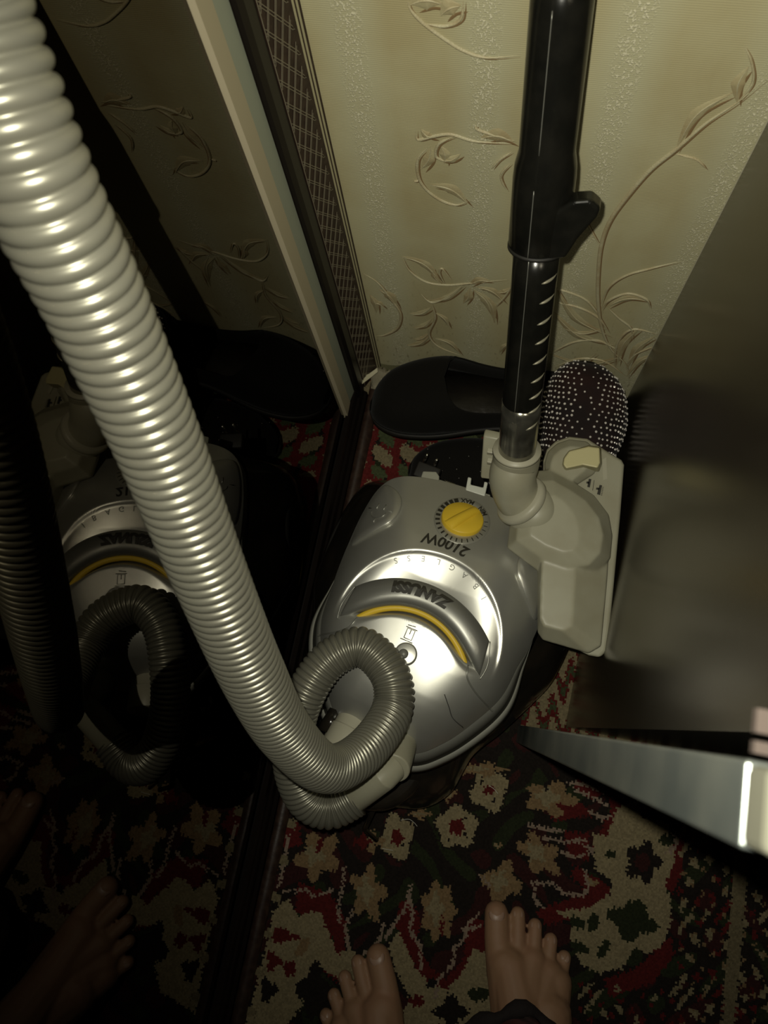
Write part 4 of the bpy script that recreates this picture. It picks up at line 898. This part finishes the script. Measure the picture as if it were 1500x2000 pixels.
# ------------------------------------------------------------------ person: bare feet and lower legs
def foot_parts(b, o_, hd_, sg):   # sg=+1 right foot (big toe towards -x)
    ca, sa = math.cos(hd_), math.sin(hd_)
    def T(x, y, z): x = -sg*x*1.03; return Vector((o_[0]+x*ca-y*sa, o_[1]+x*sa+y*ca, z+.0015))
    C = lambda a, c, ra, rb: b.cap(T(*a), T(*c), ra, rb)
    C((0, .03, .032), (0, .06, .034), .031, .031)
    C((0, .05, .036), (.024, .174, .022), .034, .0225); C((-.004, .05, .03), (-.029, .158, .018), .031, .0185)
    C((0, .055, .075), (.010, .13, .040), .034, .025); C((.010, .13, .040), (.020, .172, .025), .026, .0215)
    C((.010, .13, .036), (-.004, .178, .018), .027, .0175); C((.004, .12, .036), (-.022, .166, .018), .028, .0175); C((-.004, .06, .040), (-.018, .13, .030), .034, .028)
    C((.024, .174, .021), (-.030, .158, .017), .022, .018)
    toes = [((.028, .165, .021), (.033, .196, .018), (.034, .224, .0140), .0180, .0150, .0138), ((.011, .172, .020), (.0105, .203, .0175), (.010, .224, .0105), .0115, .0086, .0086),
            ((-.004, .168, .018), (-.0075, .196, .0165), (-.009, .213, .0095), .0110, .0080, .0082), ((-.017, .160, .016), (-.0235, .184, .0150), (-.026, .199, .0090), .0105, .0076, .0080),
            ((-.029, .148, .014), (-.037, .168, .0125), (-.0405, .182, .0085), .0105, .0076, .0080)]
    for a, m_, c, r0, r1, r2 in toes: C(a, m_, r0, r1); C(m_, c, r1, r2)
    C((0, .035, .04), (0, .045, .12), .030, .030)
    return T, toes
pr = empty('person', (.02, -.40, 0), 'person standing barefoot on the carpet, dark red trousers, feet at the bottom', 'person')
def leg(o_, hd_, sg, knee, hip):
    b = MB(); T, toes = foot_parts(b, o_, hd_, sg)
    a = T(0, .045, .12); b.cap(a, (a+Vector(knee))/2+Vector((0, -.01, .02)), .031, .050); b.cap((a+Vector(knee))/2+Vector((0, -.01, .02)), knee, .050, .052); b.cap(knee, hip, .055, .078)
    return b, T, toes
def org(px_, py_, hd_, sg):
    p = at(px_, py_, .014); x, y = -sg*.034, .232; ca, sa = math.cos(hd_), math.sin(hd_)
    return (p.x-(x*ca-y*sa), p.y-(x*sa+y*ca))
RF = (org(971, 1768, math.radians(9), 1), math.radians(9), 1, (.125, -.44, .44), (.085, -.50, .84)); LF = (org(733, 1853, math.radians(29), -1), math.radians(29), -1, (.01, -.50, .44), (-.035, -.50, .84))
b1, T1, to1 = leg(*RF); b2, T2, to2 = leg(*LF)
b = MB(); b.add(b1.V, b1.F); b.add(b2.V, b2.F); b.ell((.025, -.51, .88), (.15, .10, .10)); b.cap((.025, -.52, .90), (.025, -.54, 1.15), .12, .13)
body = b.out('body', MSKIN, None); remesh(body, .0020, 5, .5); par(body, pr)
for T, toes, hd_, sg in ((T1, to1, RF[1], 1), (T2, to2, LF[1], -1)):
    for q, (a, m_, c, r0, r1, r2) in enumerate(toes):
        p = T(c[0], c[1]+r2*.10, c[2]+r2*.72); Rm = (Matrix.Rotation(hd_, 3, 'Z') @ Matrix.Rotation(-.40, 3, 'X'))
        b = MB(); b.ell(p, (r2*.66, r2*.72, r2*.22), Rm, 14, 8); par(b.out('toenail', MNAIL), pr)
# trousers, hem bunched on the right instep
V = []; Fc = []; tr = MB()
def trouser(pts, rad):
    P = catmull([(*p, r) for p, r in zip(pts, rad)], 10); n = len(P); V = []; Fc = []; K = 40
    for i, p in enumerate(P):
        for k in range(K):
            a = 2*PI*k/K; r = p[3]*(1+.05*math.sin(a*5+i*.35)+.03*math.sin(a*9-i*.6))
            V.append((p[0]+r*math.cos(a), p[1]+r*math.sin(a), p[2]+.004*math.sin(a*4+i)))
    for i in range(n-1):
        for k in range(K): Fc.append((i*K+k, i*K+(k+1) % K, (i+1)*K+(k+1) % K, (i+1)*K+k))
    return V, Fc
for pts, rd in (([(.116, -.352, .066), (.117, -.360, .10), (.12, -.385, .22), (.125, -.44, .44), (.10, -.48, .66), (.075, -.52, .93)], [.072, .068, .070, .080, .098, .115]),
                ([(.035, -.462, .115), (.033, -.465, .16), (.025, -.475, .26), (.01, -.50, .44), (-.045, -.49, .66), (-.025, -.52, .93)], [.062, .062, .066, .080, .098, .115])):
    V, Fc = trouser(pts, rd); tr.add(V, Fc)
o = tr.out('trousers', MTRO, None, label='dark red trousers'); sl = o.modifiers.new('s', 'SOLIDIFY'); sl.thickness = .002; bake(o); par(o, pr)
hm = MB(); P = []
for k in range(61):
    a = 2*PI*k/60; r = .0735*(1+.05*math.sin(a*5)+.03*math.sin(a*9)); P.append((.116+r*math.cos(a), -.352+r*math.sin(a), .064+.005*math.sin(a*4)+.002*math.sin(a*13)))
hm.tube(P, [.0075+.0022*math.sin(k*1.3) for k in range(61)], 10); hb = hm.out('trouser_hem', MTROB, None, label='ragged black hem'); par(hb, pr)
b = MB(); b.box(-.08, .13, -.66, -.43, .90, 1.12); o = b.out('jumper', MBLKM, None); md = o.modifiers.new('b', 'SUBSURF'); md.levels = 3; bake(o); par(o, pr)
